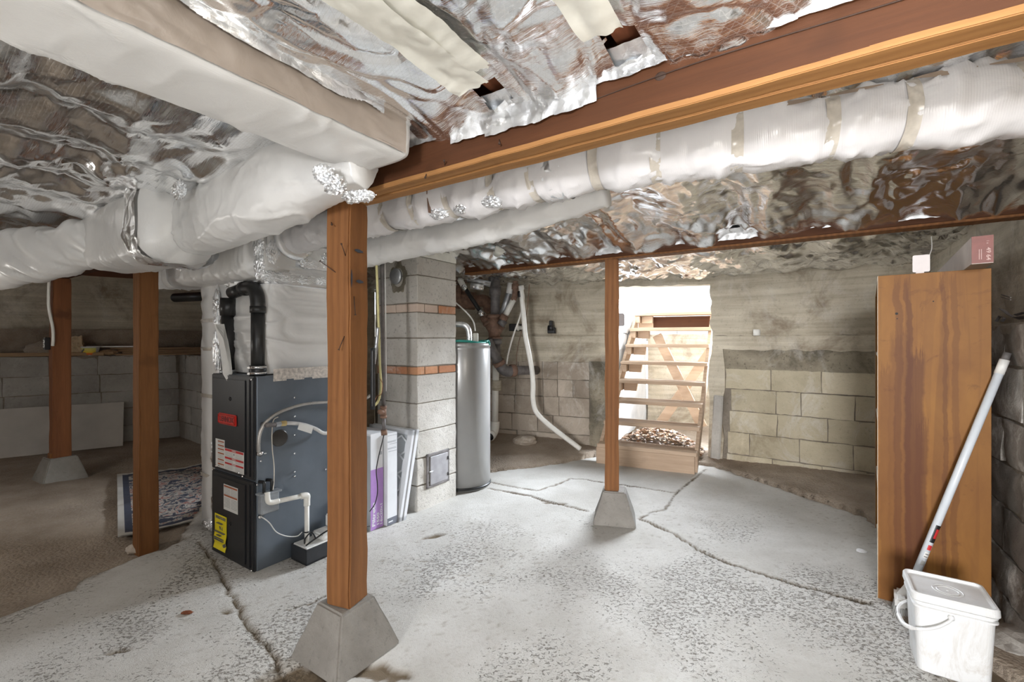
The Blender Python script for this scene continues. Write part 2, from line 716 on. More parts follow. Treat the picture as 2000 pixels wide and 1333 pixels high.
M['white_plastic'] = simple('white_plastic', (0.80, 0.79, 0.76), 0.35, 0, 0.04)
M['pvc'] = simple('pvc', (0.82, 0.80, 0.74), 0.35, 0, 0.04)
M['chrome'] = simple('chrome', (0.75, 0.75, 0.75), 0.25, 1.0, 0.1)
M['galv'] = simple('galvanised', (0.52, 0.54, 0.56), 0.4, 0.9, 0.15, 20)
M['iron_brown'] = simple('rusty_iron', (0.22, 0.13, 0.09), 0.7, 0.1, 0.35, 25, 0.2)
M['iron_grey'] = simple('grey_iron', (0.17, 0.155, 0.15), 0.55, 0.2, 0.3, 18, 0.15)
M['copper'] = simple('copper', (0.35, 0.17, 0.10), 0.4, 0.8, 0.3)
M['brass'] = simple('brass', (0.62, 0.47, 0.22), 0.35, 0.9, 0.15)
M['rust_nail'] = simple('rusty_nail', (0.06, 0.035, 0.025), 0.7, 0.4)

# ================================================================== SETTING
def poly_sd(P, poly):
    """signed distance to a closed polygon, positive inside"""
    P = np.asarray(P)[:, :2]
    poly = np.array(poly, float)[:, :2]
    n = len(poly)
    dm = np.full(len(P), 1e9)
    ins = np.zeros(len(P), bool)
    for i in range(n):
        a, b = poly[i], poly[(i + 1) % n]
        e = b - a
        w = P - a
        t = np.clip((w @ e) / (e @ e), 0, 1)
        d = np.linalg.norm(w - t[:, None] * e, axis=1)
        dm = np.minimum(dm, d)
        c = ((a[1] > P[:, 1]) != (b[1] > P[:, 1]))
        with np.errstate(divide='ignore', invalid='ignore'):
            xi = (b[0] - a[0]) * (P[:, 1] - a[1]) / (b[1] - a[1] + 1e-15) + a[0]
        ins ^= c & (P[:, 0] < xi)
    return np.where(ins, dm, -dm)


def line_d(P, pts):
    P = np.asarray(P)[:, :2]
    dm = np.full(len(P), 1e9)
    for a, b in zip(pts[:-1], pts[1:]):
        a, b = np.array(a[:2]), np.array(b[:2])
        e = b - a
        w = P - a
        t = np.clip((w @ e) / (e @ e), 0, 1)
        dm = np.minimum(dm, np.linalg.norm(w - t[:, None] * e, axis=1))
    return dm


def grid(x0, x1, y0, y1, r):
    nx, ny = int((x1 - x0) / r) + 1, int((y1 - y0) / r) + 1
    X, Y = np.meshgrid(np.linspace(x0, x1, nx), np.linspace(y0, y1, ny))
    V = np.stack([X.ravel(), Y.ravel(), np.zeros(nx * ny)], 1)
    i = np.arange(nx * ny).reshape(ny, nx)
    Fc = np.stack([i[:-1, :-1].ravel(), i[:-1, 1:].ravel(), i[1:, 1:].ravel(), i[1:, :-1].ravel()], 1)
    return V, Fc


def grid_object(name, V, Fc, mat, keep=None, attrs=None, smooth=True, parent=None, loc=None, rz=None):
    if keep is not None:
        Fc = Fc[keep[Fc].all(axis=1)]
    used = np.unique(Fc)
    remap = np.full(len(V), -1)
    remap[used] = np.arange(len(used))
    V2, F2 = V[used], remap[Fc]
    me = bpy.data.meshes.new(name)
    me.vertices.add(len(V2))
    me.vertices.foreach_set('co', V2.ravel())
    me.loops.add(F2.size)
    me.loops.foreach_set('vertex_index', F2.ravel())
    me.polygons.add(len(F2))
    me.polygons.foreach_set('loop_start', np.arange(0, F2.size, 4))
    me.polygons.foreach_set('loop_total', np.full(len(F2), 4))
    me.polygons.foreach_set('use_smooth', np.full(len(F2), smooth))
    me.update(calc_edges=True)
    me.validate()
    me.materials.append(mat)
    for k, a in (attrs or {}).items():
        at = me.attributes.new(k, 'FLOAT', 'POINT')
        at.data.foreach_set('value', a[used].astype(np.float32))
    o = bpy.data.objects.new(name, me)
    COL.objects.link(o)
    if parent:
        o.parent = parent
    if loc is not None:
        o.location = loc
    if rz is not None:
        o.rotation_euler = (0, 0, rz)
    return o


# ---- floor slab: poured concrete with a broken edge, cracks and crumbling white crust
edge_left = [PFL(*p) for p in [(-260, 1330), (0, 1204), (53, 1181), (142, 1147), (163, 1133), (248, 1094), (319, 1069), (355, 1053), (365, 1023)]]
slab_poly = edge_left + [(-2.35, 3.5, 0), (-2.0, 4.3, 0), (-0.6, 4.2, 0)] + \
    [PFL(*p) for p in [(952, 922), (1020, 914), (1100, 903), (1168, 889)]] + \
    [(0.88, 4.72, 0), (1.95, 4.35, 0)] + \
    [PFL(*p) for p in [(1430, 921), (1500, 944), (1600, 978), (1700, 1012)]] + \
    [(2.35, 2.75, 0), (1.95, 2.25, 0), (1.70, 1.93, 0), (1.82, 1.60, 0), (1.80, 1.25, 0), (2.0, 0.6, 0), (1.9, -2.3, 0), (-2.6, -2.3, 0)]
V, Fc = grid(-2.75, 2.6, -2.3, 5.0, 0.05)
Vn, Fn = grid(-2.6, 2.5, 1.30, 4.80, 0.0135)
cracks = [
    ([(953, 942), (1000, 951), (1049, 959), (1085, 948), (1114, 935), (1145, 937), (1175, 942), (1250, 953), (1320, 964), (1350, 940), (1378, 917)], 0.010),
    ([(953, 954), (1000, 963), (1039, 970), (1060, 978), (1085, 984), (1120, 992), (1148, 999)], 0.012),
    ([(1249, 1013), (1275, 1024), (1299, 1036), (1318, 1044), (1337, 1057), (1360, 1072), (1396, 1091), (1440, 1108), (1540, 1140), (1700, 1182)], 0.012),
    ([(1253, 1011), (1275, 1001), (1299, 996), (1310, 980), (1320, 965)], 0.009),
    ([(385, 1059), (398, 1072), (408, 1087), (418, 1100), (431, 1122), (442, 1144), (450, 1160), (458, 1172), (470, 1196), (482, 1222), (497, 1240), (511, 1254), (536, 1286), (560, 1330)], 0.010),
    ([(640, 1160), (600, 1180), (560, 1192)], 0.006),
]
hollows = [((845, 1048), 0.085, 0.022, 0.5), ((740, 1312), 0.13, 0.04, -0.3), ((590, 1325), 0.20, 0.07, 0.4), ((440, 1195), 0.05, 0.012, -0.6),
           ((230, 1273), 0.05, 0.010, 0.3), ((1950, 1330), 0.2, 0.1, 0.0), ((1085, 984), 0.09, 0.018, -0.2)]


def slab_height(P):
    P = P.copy()
    P[:, 2] = 0
    jag = 0.03 * pn(P * 9) + 0.012 * pn(P * 31)
    sd = poly_sd(P, slab_poly) + jag
    h = 0.006 * pn(P * 1.1) + 0.003 * pn(P * 5)
    m = np.zeros(len(P))
    # crumbling crust: rough in a broad band, smoother near the steps
    rough = np.clip(0.55 + 0.9 * pn(P * 0.9 + 3.3), 0.1, 1.0) * np.clip((4.0 - P[:, 1]) / 1.2, 0.12, 1)
    g1 = pn(P * np.array([26, 40, 1]) + 11)
    g2 = pn(P * 62 + 4)
    pit = np.clip(g1 * 1.1 + 0.35 * g2 - 0.42, 0, 1)
    h -= 0.005 * pit * rough
    h += 0.0012 * rough * g2
    m = np.maximum(m, np.clip(pit * 2.4, 0, 1) * rough * 0.6)
    for pts, w in cracks:
        W = [PFL(*p) for p in pts]
        d = line_d(P + 0.012 * np.stack([pn(P * 18 + 2), pn(P * 18 + 9), 0 * P[:, 0]], 1), W)
        ww = w * (0.55 + 0.6 * np.abs(pn(P * 6 + 1)))
        k = np.clip(1 - d / ww, 0, 1)
        h -= 0.022 * k ** 0.7
        m = np.maximum(m, np.clip(1.35 * np.clip(1 - d / (ww * 2.0), 0, 1), 0, 1))
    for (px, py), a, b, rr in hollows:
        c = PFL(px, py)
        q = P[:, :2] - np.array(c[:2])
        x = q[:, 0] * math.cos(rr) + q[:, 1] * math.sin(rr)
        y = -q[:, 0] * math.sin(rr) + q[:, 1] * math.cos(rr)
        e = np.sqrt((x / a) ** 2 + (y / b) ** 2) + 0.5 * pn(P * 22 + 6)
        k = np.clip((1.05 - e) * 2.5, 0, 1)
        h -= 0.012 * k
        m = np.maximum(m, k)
    edge = np.clip(-sd / 0.012, 0, 1)
    h = h - 0.30 * edge - 0.01 * np.clip(1 - np.abs(sd) / 0.05, 0, 1)
    m = np.maximum(m, np.clip(1 - sd / 0.03, 0, 1) * 0.8)
    crust = np.clip(0.72 + 0.9 * pn(P * 1.7 + 6) + 0.35 * pn(P * 5 + 2), 0, 1) * np.clip((3.9 - P[:, 1]) / 1.2, 0.05, 1)
    return h, m, crust


t = NT('slab_concrete')
co = t.coord('World')
n1 = t.noise(co, 2.2, 6, 0.6, 0.3)
n2 = t.noise(co, 70, 4, 0.7)
n3 = t.noise(co, 240, 3, 0.7)
coat = t.ramp(n1, [(0.3, (0.47, 0.45, 0.41)), (0.7, (0.65, 0.635, 0.60))])
n4 = t.noise(t.coord('World', (1.0, 1.3, 1.0)), 58, 5, 0.75, 0.6)
fleck = t.ramp(n2, [(0.52, 0.0), (0.66, 1.0)])
crust = t.attr('crust')
thr = t.math('ADD', 0.425, t.math('MULTIPLY', t.math('SUBTRACT', 1.0, crust), 0.22))
crumb = t.math('MULTIPLY', t.math('SUBTRACT', n4, t.math('ADD', thr, 0.09)), 14.0, True)
coat = t.mix(t.math('MULTIPLY', fleck, 0.25), coat, (0.34, 0.30, 0.25))
coat = t.mix(t.math('MULTIPLY', crumb, 0.8), coat, (0.17, 0.145, 0.115))
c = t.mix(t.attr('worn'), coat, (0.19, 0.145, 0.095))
hh = t.math('ADD', t.math('MULTIPLY', n2, -0.6), t.math('MULTIPLY', n3, 0.5))
hh = t.math('SUBTRACT', hh, t.math('MULTIPLY', crumb, 0.8))
M['slab'] = t.set(c, 0.92, 0, t.bump(hh, 0.8, 0.006))

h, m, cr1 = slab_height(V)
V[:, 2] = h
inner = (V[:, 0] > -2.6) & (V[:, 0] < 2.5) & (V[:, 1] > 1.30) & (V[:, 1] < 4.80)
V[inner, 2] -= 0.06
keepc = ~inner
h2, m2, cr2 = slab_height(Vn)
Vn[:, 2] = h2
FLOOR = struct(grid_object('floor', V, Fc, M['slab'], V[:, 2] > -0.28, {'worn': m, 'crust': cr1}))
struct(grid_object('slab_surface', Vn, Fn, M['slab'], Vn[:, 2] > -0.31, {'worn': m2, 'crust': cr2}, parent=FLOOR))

# ---- bare earth around the slab
V, Fc = grid(-7.4, 5.2, -2.3, 9.0, 0.035)
P = V.copy()
sd = poly_sd(P, slab_poly)


def earth_height(P):
    x, y = P[:, 0], P[:, 1]
    P0 = P.copy()
    P0[:, 2] = 0
    base = -0.055 + 0.055 * np.clip((-x - 2.4) / 1.3, 0, 1)
    base -= 0.07 * np.exp(-(((x + 2.25) / 0.45) ** 2 + ((y - 2.6) / 0.5) ** 2))
    left = np.clip((-1.6 - x) / 0.3, 0, 1)
    back = 0.02 + 0.10 * np.clip((y - 4.3) / 0.8, 0, 1) * np.clip((1.2 - x) / 0.6, 0, 1) + 0.05 * np.clip((x - 2.0) / 1.0, 0, 1)
    h = base * left + back * (1 - left)
    h += 0.012 * pn(P0 * 2.5) + 0.008 * np.abs(pn(P0 * 9)) + 0.005 * pn(P0 * 25)
    well = (y > 4.55) & (x > 0.95) & (x < 3.8)
    h = np.where(well, 0.05 + 0.02 * pn(P0 * 5), h)
    return h


V[:, 2] = np.where(sd > 0.05, -0.32, earth_height(P))
t = NT('earth')
co = t.coord('World')
n1 = t.noise(co, 2.0, 6, 0.6)
n2 = t.noise(co, 85, 4, 0.75)
v1 = t.voro(co, 55)
c = t.ramp(n1, [(0.3, (0.23, 0.175, 0.125)), (0.7, (0.47, 0.385, 0.30))])
fl = t.ramp(n2, [(0.50, 0.0), (0.70, 1.0)])
c = t.mix(t.math('MULTIPLY', fl, 0.55), c, (0.42, 0.37, 0.31))
hh = t.math('ADD', n2, t.math('MULTIPLY', v1, -0.8))
M['earth'] = t.set(c, 0.97, 0, t.bump(hh, 0.9, 0.012))
EARTH = grid_object('ground', V, Fc, M['earth'])
struct(EARTH)

# ---- walls
def make_block_meshes(name, mat, L=0.39, H=0.19, n=5, rough=0.0035):
    out = []
    for k in range(n):
        nx, nz = 6, 3
        xs, zs = np.linspace(0, L, nx + 1), np.linspace(0, H, nz + 1)
        Vv, Ff = [], []
        for j, z in enumerate(zs):
            for i, x in enumerate(xs):
                edge = (i in (0, nx)) or (j in (0, nz))
                y = -0.012 + random.uniform(-rough, rough) + (0.005 + random.uniform(0, 0.006) if edge else 0)
                dx = random.uniform(-0.004, 0.004) if edge else 0
                Vv.append((x + dx, y, z + (random.uniform(-0.004, 0.004) if edge else 0)))
        def id_(i, j):
            return j * (nx + 1) + i
        for j in range(nz):
            for i in range(nx):
                Ff.append((id_(i, j), id_(i + 1, j), id_(i + 1, j + 1), id_(i, j + 1)))
        ring = [id_(i, 0) for i in range(nx)] + [id_(nx, j) for j in range(nz)] + [id_(i, nz) for i in range(nx, 0, -1)] + [id_(0, j) for j in range(nz, 0, -1)]
        m_ = len(ring)
        c0 = len(Vv)
        for r in ring:
            Vv.append(Vv[r])
        b0 = len(Vv)
        for r in ring:
            Vv.append((Vv[r][0], 0.03, Vv[r][2]))
        nf = len(Ff)
        for a in range(m_):
            b = (a + 1) % m_
            Ff.append((c0 + a, b0 + a, b0 + b, c0 + b))
        me = bpy.data.meshes.new(name)
        me.from_pydata(Vv, [], Ff)
        me.materials.append(mat)
        me.polygons.foreach_set('use_smooth', [i < nf for i in range(len(Ff))])
        me.update()
        out.append(me)
    return out


class Wall:
    """x along the wall, -y into the room"""
    def __init__(self, P0, P1=None, d=None):
        self.P0 = np.array(P0[:2], float)
        if d is None:
            d = np.array(P1[:2], float) - self.P0
        d = np.array(d[:2], float)
        self.len = np.linalg.norm(d)
        self.d = d / self.len
        self.rz = math.atan2(self.d[1], self.d[0])
        self.mb = MB()
        self.o = None

    def x(self, px):
        r = (px - 1000) / F
        return (r * self.P0[1] - self.P0[0]) / (self.d[0] - r * self.d[1])

    def panel(self, x0, x1, z0, z1, y=0.0, res=0.05, amp=0.006, jag=0.0, seed=0.0, mi=0, clip=None):
        nx, nz = max(2, int((x1 - x0) / res)), max(2, int((z1 - z0) / res))
        X, Z = np.meshgrid(np.linspace(x0, x1, nx + 1), np.linspace(z0, z1, nz + 1))
        Pn = np.stack([X.ravel(), np.full(X.size, y), Z.ravel()], 1)
        Q = Pn + seed
        yy = Pn[:, 1] + amp * fbm(Q * np.array([2.5, 1, 7]), 3) + 0.4 * amp * pn(Q * 22)
        Pn[:, 1] = yy
        if jag:
            e = (X.ravel() == x0)
            Pn[e, 0] += jag * pn(Q[e] * 9)
            e = (Z.ravel() == z0)
            Pn[e, 2] += jag * pn(Q[e] * 9 + 4)
        i = np.arange(Pn.shape[0]).reshape(nz + 1, nx + 1)
        Ff = np.stack([i[:-1, :-1].ravel(), i[:-1, 1:].ravel(), i[1:, 1:].ravel(), i[1:, :-1].ravel()], 1)
        if clip is not None:
            k = clip(Pn)
            Ff = Ff[k[Ff].all(axis=1)]
        self.mb.add(Pn, Ff, None, True, mi)

    def finish(self, name, mats):
        self.o = struct(self.mb.build(name, mats, None, (self.P0[0], self.P0[1], 0), self.rz))
        return self.o

    def row(self, meshes, z0, z1, xs, name='block', gap=0.008, yy=0.0, H=0.19, L=0.39, tilt=0.004):
        for a, b in zip(xs[:-1], xs[1:]):
            o = bpy.data.objects.new(name, random.choice(meshes))
            COL.objects.link(o)
            o.parent = self.o
            o.location = (a + gap / 2, yy + random.uniform(-0.006, 0.006), z0 + gap / 2)
            o.scale = ((b - a - gap) / L, 1, (z1 - z0 - gap) / H)
            o.rotation_euler = (0, random.uniform(-tilt, tilt), random.uniform(-tilt, tilt))


# back wall, right of the steps
W1 = Wall((2.02, 4.561), (3.234, 3.636))
W1.panel(0, 1.56, -0.15, 1.0, 0.005, 0.06, 0.002, seed=3, mi=1)
W1.panel(0.10, 1.56, 0.925, 1.12, -0.006, 0.03, 0.012, seed=5, mi=2)
W1.panel(0.02, 1.56, 1.115, 1.245, -0.030, 0.03, 0.006, 0.015, seed=8, mi=0)
W1.mb.box((0.02, -0.03, 1.235), (1.56, 0.06, 1.25), 0.004, mi=0)
W1.panel(-0.01, 1.56, 1.245, 2.0, 0.02, 0.03, 0.006, 0.03, seed=12, mi=0)
W1.mb.box((-0.0, 0.03, -0.15), (1.7, 0.30, 2.0), 0, mi=1)
wall_back = W1.finish('wall_back', [M['wall_concrete'], M['mortar'], M['wall_band']])
tan = make_block_meshes('tan_block', M['cmu_tan'])
jo = {0.73: [1417, 1506, 1605, 1712], 0.515: [1428, 1516, 1565, 1670, 1775], 0.305: [1425, 1518, 1617, 1722],
      0.09: [1421, 1464, 1562, 1667, 1775], -0.10: [1420, 1509, 1606, 1715]}
zz = [-0.10, 0.09, 0.305, 0.515, 0.73, 0.93]
for a, b in zip(zz[:-1], zz[1:]):
    xs = [W1.x(p) for p in jo[a]]
    while xs[-1] + 0.41 < 1.5:
        xs.append(xs[-1] + 0.41)
    xs.append(1.56)
    W1.row(tan, a, b, xs, 'block')
# the broken concrete jamb beside the steps
mb = MB()
jp = [(-0.03, -0.10), (0.10, -0.10), (0.12, 0.25), (0.085, 0.50), (0.13, 0.72), (0.13, 0.93), (0.11, 1.12), (0.02, 1.13), (-0.015, 1.0), (-0.03, 0.8), (-0.01, 0.6), (-0.02, 0.3)]
mb.prism([(p[0], p[1]) for p in jp], -0.25, 0.025, Matrix(((1, 0, 0, 0), (0, 0, -1, 0), (0, 1, 0, 0), (0, 0, 0, 1))))
mb.build('broken_jamb', M['wall_concrete'], wall_back)
mb = MB()
mb.box((-0.005, -0.045, -0.02), (0.085, 0.0, 0.66), 0.012, Matrix.Rotation(0.05, 4, 'Y'))
mb.build('leaning_slab', M['cmu_grey'], wall_back)

# back wall, left of the steps
W2 = Wall((-1.81, 5.94), (1.06, 4.812))
XL = W2.len
W2.panel(0, XL, -0.15, 1.0, 0.005, 0.06, 0.002, seed=23, mi=1)
W2.panel(0, XL, 0.965, 1.14, -0.012, 0.03, 0.012, 0.01, seed=25, mi=0)
W2.panel(0, XL, 1.13, 1.25, -0.035, 0.03, 0.006, 0.01, seed=28, mi=0)
W2.mb.box((0, -0.035, 1.24), (XL, 0.06, 1.255), 0.004, mi=0)
W2.panel(0, XL, 1.25, 2.0, 0.02, 0.03, 0.006, 0, seed=31, mi=0)
W2.panel(W2.x(1152), XL, -0.1, 0.98, -0.022, 0.03, 0.010, 0.02, seed=35, mi=2)
W2.mb.box((0, 0.03, -0.15), (XL - 0.13, 0.25, 2.0), 0, mi=1)
W2.mb.box((XL - 0.13, 0.03, -0.15), (XL - 0.01, 0.06, 2.0), 0, mi=1)
wall_back2 = W2.finish('wall_back_left', [M['wall_concrete'], M['mortar'], M['wall_band']])
brown = make_block_meshes('brown_block', M['cmu_brown'])
jo = {0.77: [1012, 1059, 1089, 1152], 0.575: [1007, 1061, 1089, 1119, 1152], 0.365: [1005, 1062, 1092, 1152],
      0.17: [1000, 1050, 1080, 1152], -0.03: [1010, 1047, 1105, 1152]}
zz = [-0.03, 0.17, 0.365, 0.575, 0.77, 0.97]
for a, b in zip(zz[:-1], zz[1:]):
    xs = [W2.x(p) for p in jo[a]]
    while xs[0] > 0.41:
        xs.insert(0, xs[0] - 0.40)
    W2.row(brown, a, b, xs, 'block')

# lintel over the opening to the steps
W3 = Wall((1.03, 4.825), (2.06, 4.53))
W3.mb.box((0, 0.02, 1.785), (1.06, 0.24, 2.0), 0.01)
W3.panel(0, 1.08, 1.775, 2.0, 0.01, 0.03, 0.008, 0.02, seed=41)
W3.finish('wall_lintel', [M['wall_concrete']])

# far block wall on the left with its ledge
W4 = Wall((-6.61, 3.864), (-4.167, 5.65))
W4.panel(0, W4.len, -0.15, 1.02, 0.005, 0.08, 0.002, seed=51, mi=0)
W4.mb.box((-0.2, 0.0, 0.98), (W4.len + 0.5, 0.75, 1.025), 0.004, mi=0)
W4.panel(-0.2, W4.len + 0.6, 1.02, 1.34, 0.42, 0.04, 0.06, seed=57, mi=2)
W4.panel(-0.2, W4.len + 0.6, 1.24, 2.0, 0.50, 0.05, 0.012, seed=53, mi=1)
W4.mb.box((-0.2, 0.55, -0.1), (W4.len + 0.6, 0.7, 2.0), 0, mi=1)
wall_left = W4.finish('wall_left', [M['mortar'], M['wall_concrete'], M['earth']])
grey = make_block_meshes('grey_block', M['cmu_grey'])
zz = [0.0, 0.2, 0.405, 0.605, 0.81, 1.03]
offs = [4, 1, 5, 2, -3]
for (a, b), q in zip(zip(zz[:-1], zz[1:]), offs):
    xs = [W4.x(p + q) for p in (2, 98, 193, 272, 347)]
    while xs[0] > 0.45:
        xs.insert(0, xs[0] - 0.42)
    xs[-1] = min(xs[-1], W4.len)
    W4.row(grey, a, b, xs + ([W4.len] if W4.len - xs[-1] > 0.05 else []), 'block')
W5 = Wall((-4.167, 5.65), (-2.66, 4.50))
W5.panel(0, W5.len, -0.15, 1.02, 0.005, 0.08, 0.002, seed=61, mi=0)
W5.mb.box((-0.1, 0.0, 0.98), (W5.len, 0.75, 1.025), 0.004, mi=0)
W5.panel(-0.3, W5.len, 1.02, 1.30, 0.40, 0.05, 0.06, seed=67, mi=2)
W5.panel(-0.3, W5.len, 1.24, 2.0, 0.50, 0.05, 0.012, seed=63, mi=1)
W5.mb.box((-0.3, 0.55, -0.1), (W5.len, 0.7, 2.0), 0, mi=1)
W5.finish('wall_return', [M['mortar'], M['wall_concrete'], M['earth']])
for a, b in zip(zz[:-1], zz[1:]):
    k = 0.2 if int(a * 5 + 0.5) % 2 else 0.0
    xs = [0.0] + [x for x in (0.2 + k, 0.6 + k, 1.0 + k, 1.4 + k, 1.8 + k) if x < W5.len - 0.1] + [W5.len]
    W5.row(grey, a, b, xs, 'block')

# block wall on the right with a ledge and concrete above
W6 = Wall((3.234, 3.636), d=(-0.5502 * 6.4, -0.8350 * 6.4))
W6.panel(0, 6.4, -0.15, 1.27, 0.005, 0.08, 0.002, seed=71, mi=0)
W6.mb.box((0, 0.0, 1.22), (6.4, 0.40, 1.275), 0.01, mi=0)
W6.panel(0, 6.4, 1.27, 2.0, 0.10, 0.035, 0.010, seed=75, mi=1)
W6.mb.box((0, 0.13, -0.1), (6.4, 0.35, 2.0), 0, mi=1)
W6.finish('wall_right', [M['mortar'], M['wall_concrete']])
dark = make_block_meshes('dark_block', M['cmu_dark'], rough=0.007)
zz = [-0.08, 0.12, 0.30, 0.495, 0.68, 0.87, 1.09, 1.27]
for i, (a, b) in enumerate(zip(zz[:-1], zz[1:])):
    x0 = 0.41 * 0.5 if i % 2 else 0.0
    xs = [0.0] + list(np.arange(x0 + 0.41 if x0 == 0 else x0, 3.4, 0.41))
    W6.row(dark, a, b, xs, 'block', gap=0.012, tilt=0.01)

# plain walls outside the picture that close the cellar
for nm, a, b in [('wall_far_left', (-5.9, -2.3), (-6.61, 3.864)), ('wall_inner', (-2.66, 4.5), (-1.81, 5.94)), ('wall_rear', (-1.6, -2.3), (-5.9, -2.3))]:
    w = Wall(a, b)
    w.mb.box((0, 0, -0.1), (w.len, 0.2, 2.0), 0)
    w.finish(nm, [M['wall_concrete']])

# ---- stairwell outside the opening
W7 = Wall((1.06, 4.90), (1.94, 6.52))
W7.mb.box((0, 0.02, -0.1), (W7.len, 0.25, 1.10), 0.01, mi=1)
W7.panel(0, W7.len, -0.1, 1.10, 0.0, 0.05, 0.012, seed=81, mi=1)
W7.mb.box((0, 0.02, 1.1), (W7.len, 0.22, 1.68), 0, mi=0)
wall_steps = W7.finish('wall_steps', [M['mortar_white'], M['cmu_white']])
whiteb = make_block_meshes('white_block', M['cmu_white'])
for i, (a, b) in enumerate([(1.10, 1.29), (1.29, 1.49), (1.49, 1.69)]):
    x0 = -0.2 if i % 2 else 0.0
    xs = [max(0, x0 + 0.4 * k) for k in range(6) if x0 + 0.4 * k < W7.len] + [W7.len]
    W7.row(whiteb, a, b, xs, 'block')
W8 = Wall((1.96, 6.5), (4.0, 5.42))
W8.mb.box((0, 0.03, -0.1), (W8.len, 0.25, 1.65), 0, mi=0)
W8.panel(0, W8.len, -0.1, 1.30, 0.0, 0.05, 0.010, seed=85, mi=1)
W8.finish('wall_outer', [M['mortar_white'], M['wall_concrete']])
for i, (a, b) in enumerate([(1.29, 1.49), (1.49, 1.68)]):
    x0 = 0.18 if i % 2 else 0.0
    xs = [0.0] + [x0 + 0.4 * k for k in range(1, 6) if x0 + 0.4 * k < W8.len] + [W8.len]
    W8.row(whiteb, a, b, xs, 'block')
# ground outside, at street height beyond the well
mb = MB()
mb.box((-8, 6.75, 1.2), (2.0, 16, 1.6), 0)
mb.prism([(2.02, 6.75), (4.2, 5.6), (14, 5.6), (14, 16), (2.02, 16)], 1.2, 1.6)
struct(mb.build('ground_outside', M['cmu_grey']))

# ------------------------------------------------------------------ ceiling
room = [(-6.7, 3.9), (-4.5, 6.2), (-2.5, 4.7), (-1.81, 5.99), (1.06, 4.86), (2.02, 4.62), (3.3, 3.66), (3.42, 3.5), (0.35, -2.3), (-5.9, -2.3)]
mb = MB()
poly = [(-6.9, 3.9), (-4.4, 6.35), (-2.4, 5.2), (-1.81, 6.1), (1.06, 5.03), (2.02, 4.78), (3.4, 3.72), (3.62, 3.5), (0.5, -2.4), (-6.1, -2.4)]
mb.prism(poly, 2.0, 2.04)
ceiling = struct(mb.build('ceiling', M['joist']))


def sheet(u0, u1, s0, s1, res, zfun, amp, seed, name='foil_sheet', keepfun=None, stretch=(3.0, 1.2)):
    V, Fc = grid(u0, u1, s0, s1, res)
    P = V.copy()
    P[:, 2] = seed
    Q = P * np.array([stretch[0], stretch[1], 1])
    # broad billows, long tight folds, then thin sharp crinkles
    z = zfun(V[:, 0], V[:, 1])
    loc_ = np.clip(0.45 + 0.9 * pn(P * 2.0 + 8), 0, 1)
    c1 = crease(Q, 1.3, seed, 0.5)
    c2 = crease(Q * 0.7, 4.0, seed + 4, 0.9)
    c3 = crease(P, 9, seed + 9, 0.5)
    thin = np.clip(1 - 5.0 * crease(Q, 2.2, seed + 12, 0.8), 0, 1)
    thin2 = np.clip(1 - 4.0 * crease(P, 6.0, seed + 15, 0.6), 0, 1)
    z += amp * (1.1 * c1 + 0.40 * c2 * (0.3 + loc_) + 0.16 * c3 * loc_ + 0.24 * thin - 0.16 * thin2 * (0.2 + loc_) + 0.07 * crease(P, 21, seed + 20, 0.3) * (0.3 + loc_)) - amp * 0.6
    V[:, 2] = z
    W = V[:, :1] * D2[None, :] + V[:, 1:2] * D1[None, :]
    keep = poly_sd(W, room) > -0.02
    if keepfun is not None:
        keep &= keepfun(V)
    o = grid_object(name, V, Fc, M['foil'], keep, parent=ceiling)
    o.rotation_euler = (0, 0, ROT)
    return o


JO = np.array([-4.6, -4.2, -3.8, -3.4, -3.0, -2.62, -2.24, -1.86, -1.48, -1.12, -0.73, -0.35, 0.04, 0.43, 0.82, 1.2, 1.6, 2.0, 2.4, 2.8, 3.2])


def sagging(z0, sag, slopes=()):
    def f(u, s):
        d = np.min(np.abs(u[:, None] - JO[None, :]), axis=1)
        z = z0 - sag * np.clip(np.sin(np.clip(d / 0.19, 0, 1) * math.pi / 2), 0, 1) ** 1.5
        for (sa, sb, dz) in slopes:
            k = np.clip((s - sa) / (sb - sa), 0, 1)
            z = z + dz * k * k
        return z
    return f


def notch(u0, u1, s0, s1):
    return lambda V: ~((V[:, 0] > u0 + 0.01 * pn(V * 30)) & (V[:, 0] < u1) & (V[:, 1] > s0 + 0.012 * pn(V * 40 + 3)) & (V[:, 1] < s1))


def both(a, b):
    return lambda V: a(V) & b(V)


sheet(-1.06, 2.3, -1.0, 1.078, 0.009, sagging(1.905, 0.035, [(0.85, 1.08, -0.035)]), 0.034, 1.0,
      keepfun=both(notch(-0.755, -0.690, 0.955, 1.035), notch(-0.385, -0.315, 0.95, 1.045)))
sheet(-5.2, -1.28, -1.0, 1.07, 0.018, sagging(1.90, 0.03), 0.045, 7.0, stretch=(1.0, 3.2))
sheet(-5.2, 2.6, 1.16, 2.865, 0.015, sagging(1.905, 0.03, [(2.35, 2.86, -0.105)]), 0.045, 13.0)
sheet(-5.6, 2.6, 2.95, 6.4, 0.022, sagging(1.885, 0.03), 0.075, 19.0, stretch=(2.4, 2.0))
# joists showing where the foil is torn back
for u in (-0.722, -0.35):
    mb = MB()
    mb.box((-0.036, -0.06, -0.085), (0.036, 0.05, 0.0), 0.002)
    o = mb.build('joist', M['joist'], ceiling, G(u, 1.0, 1.997), ROT)
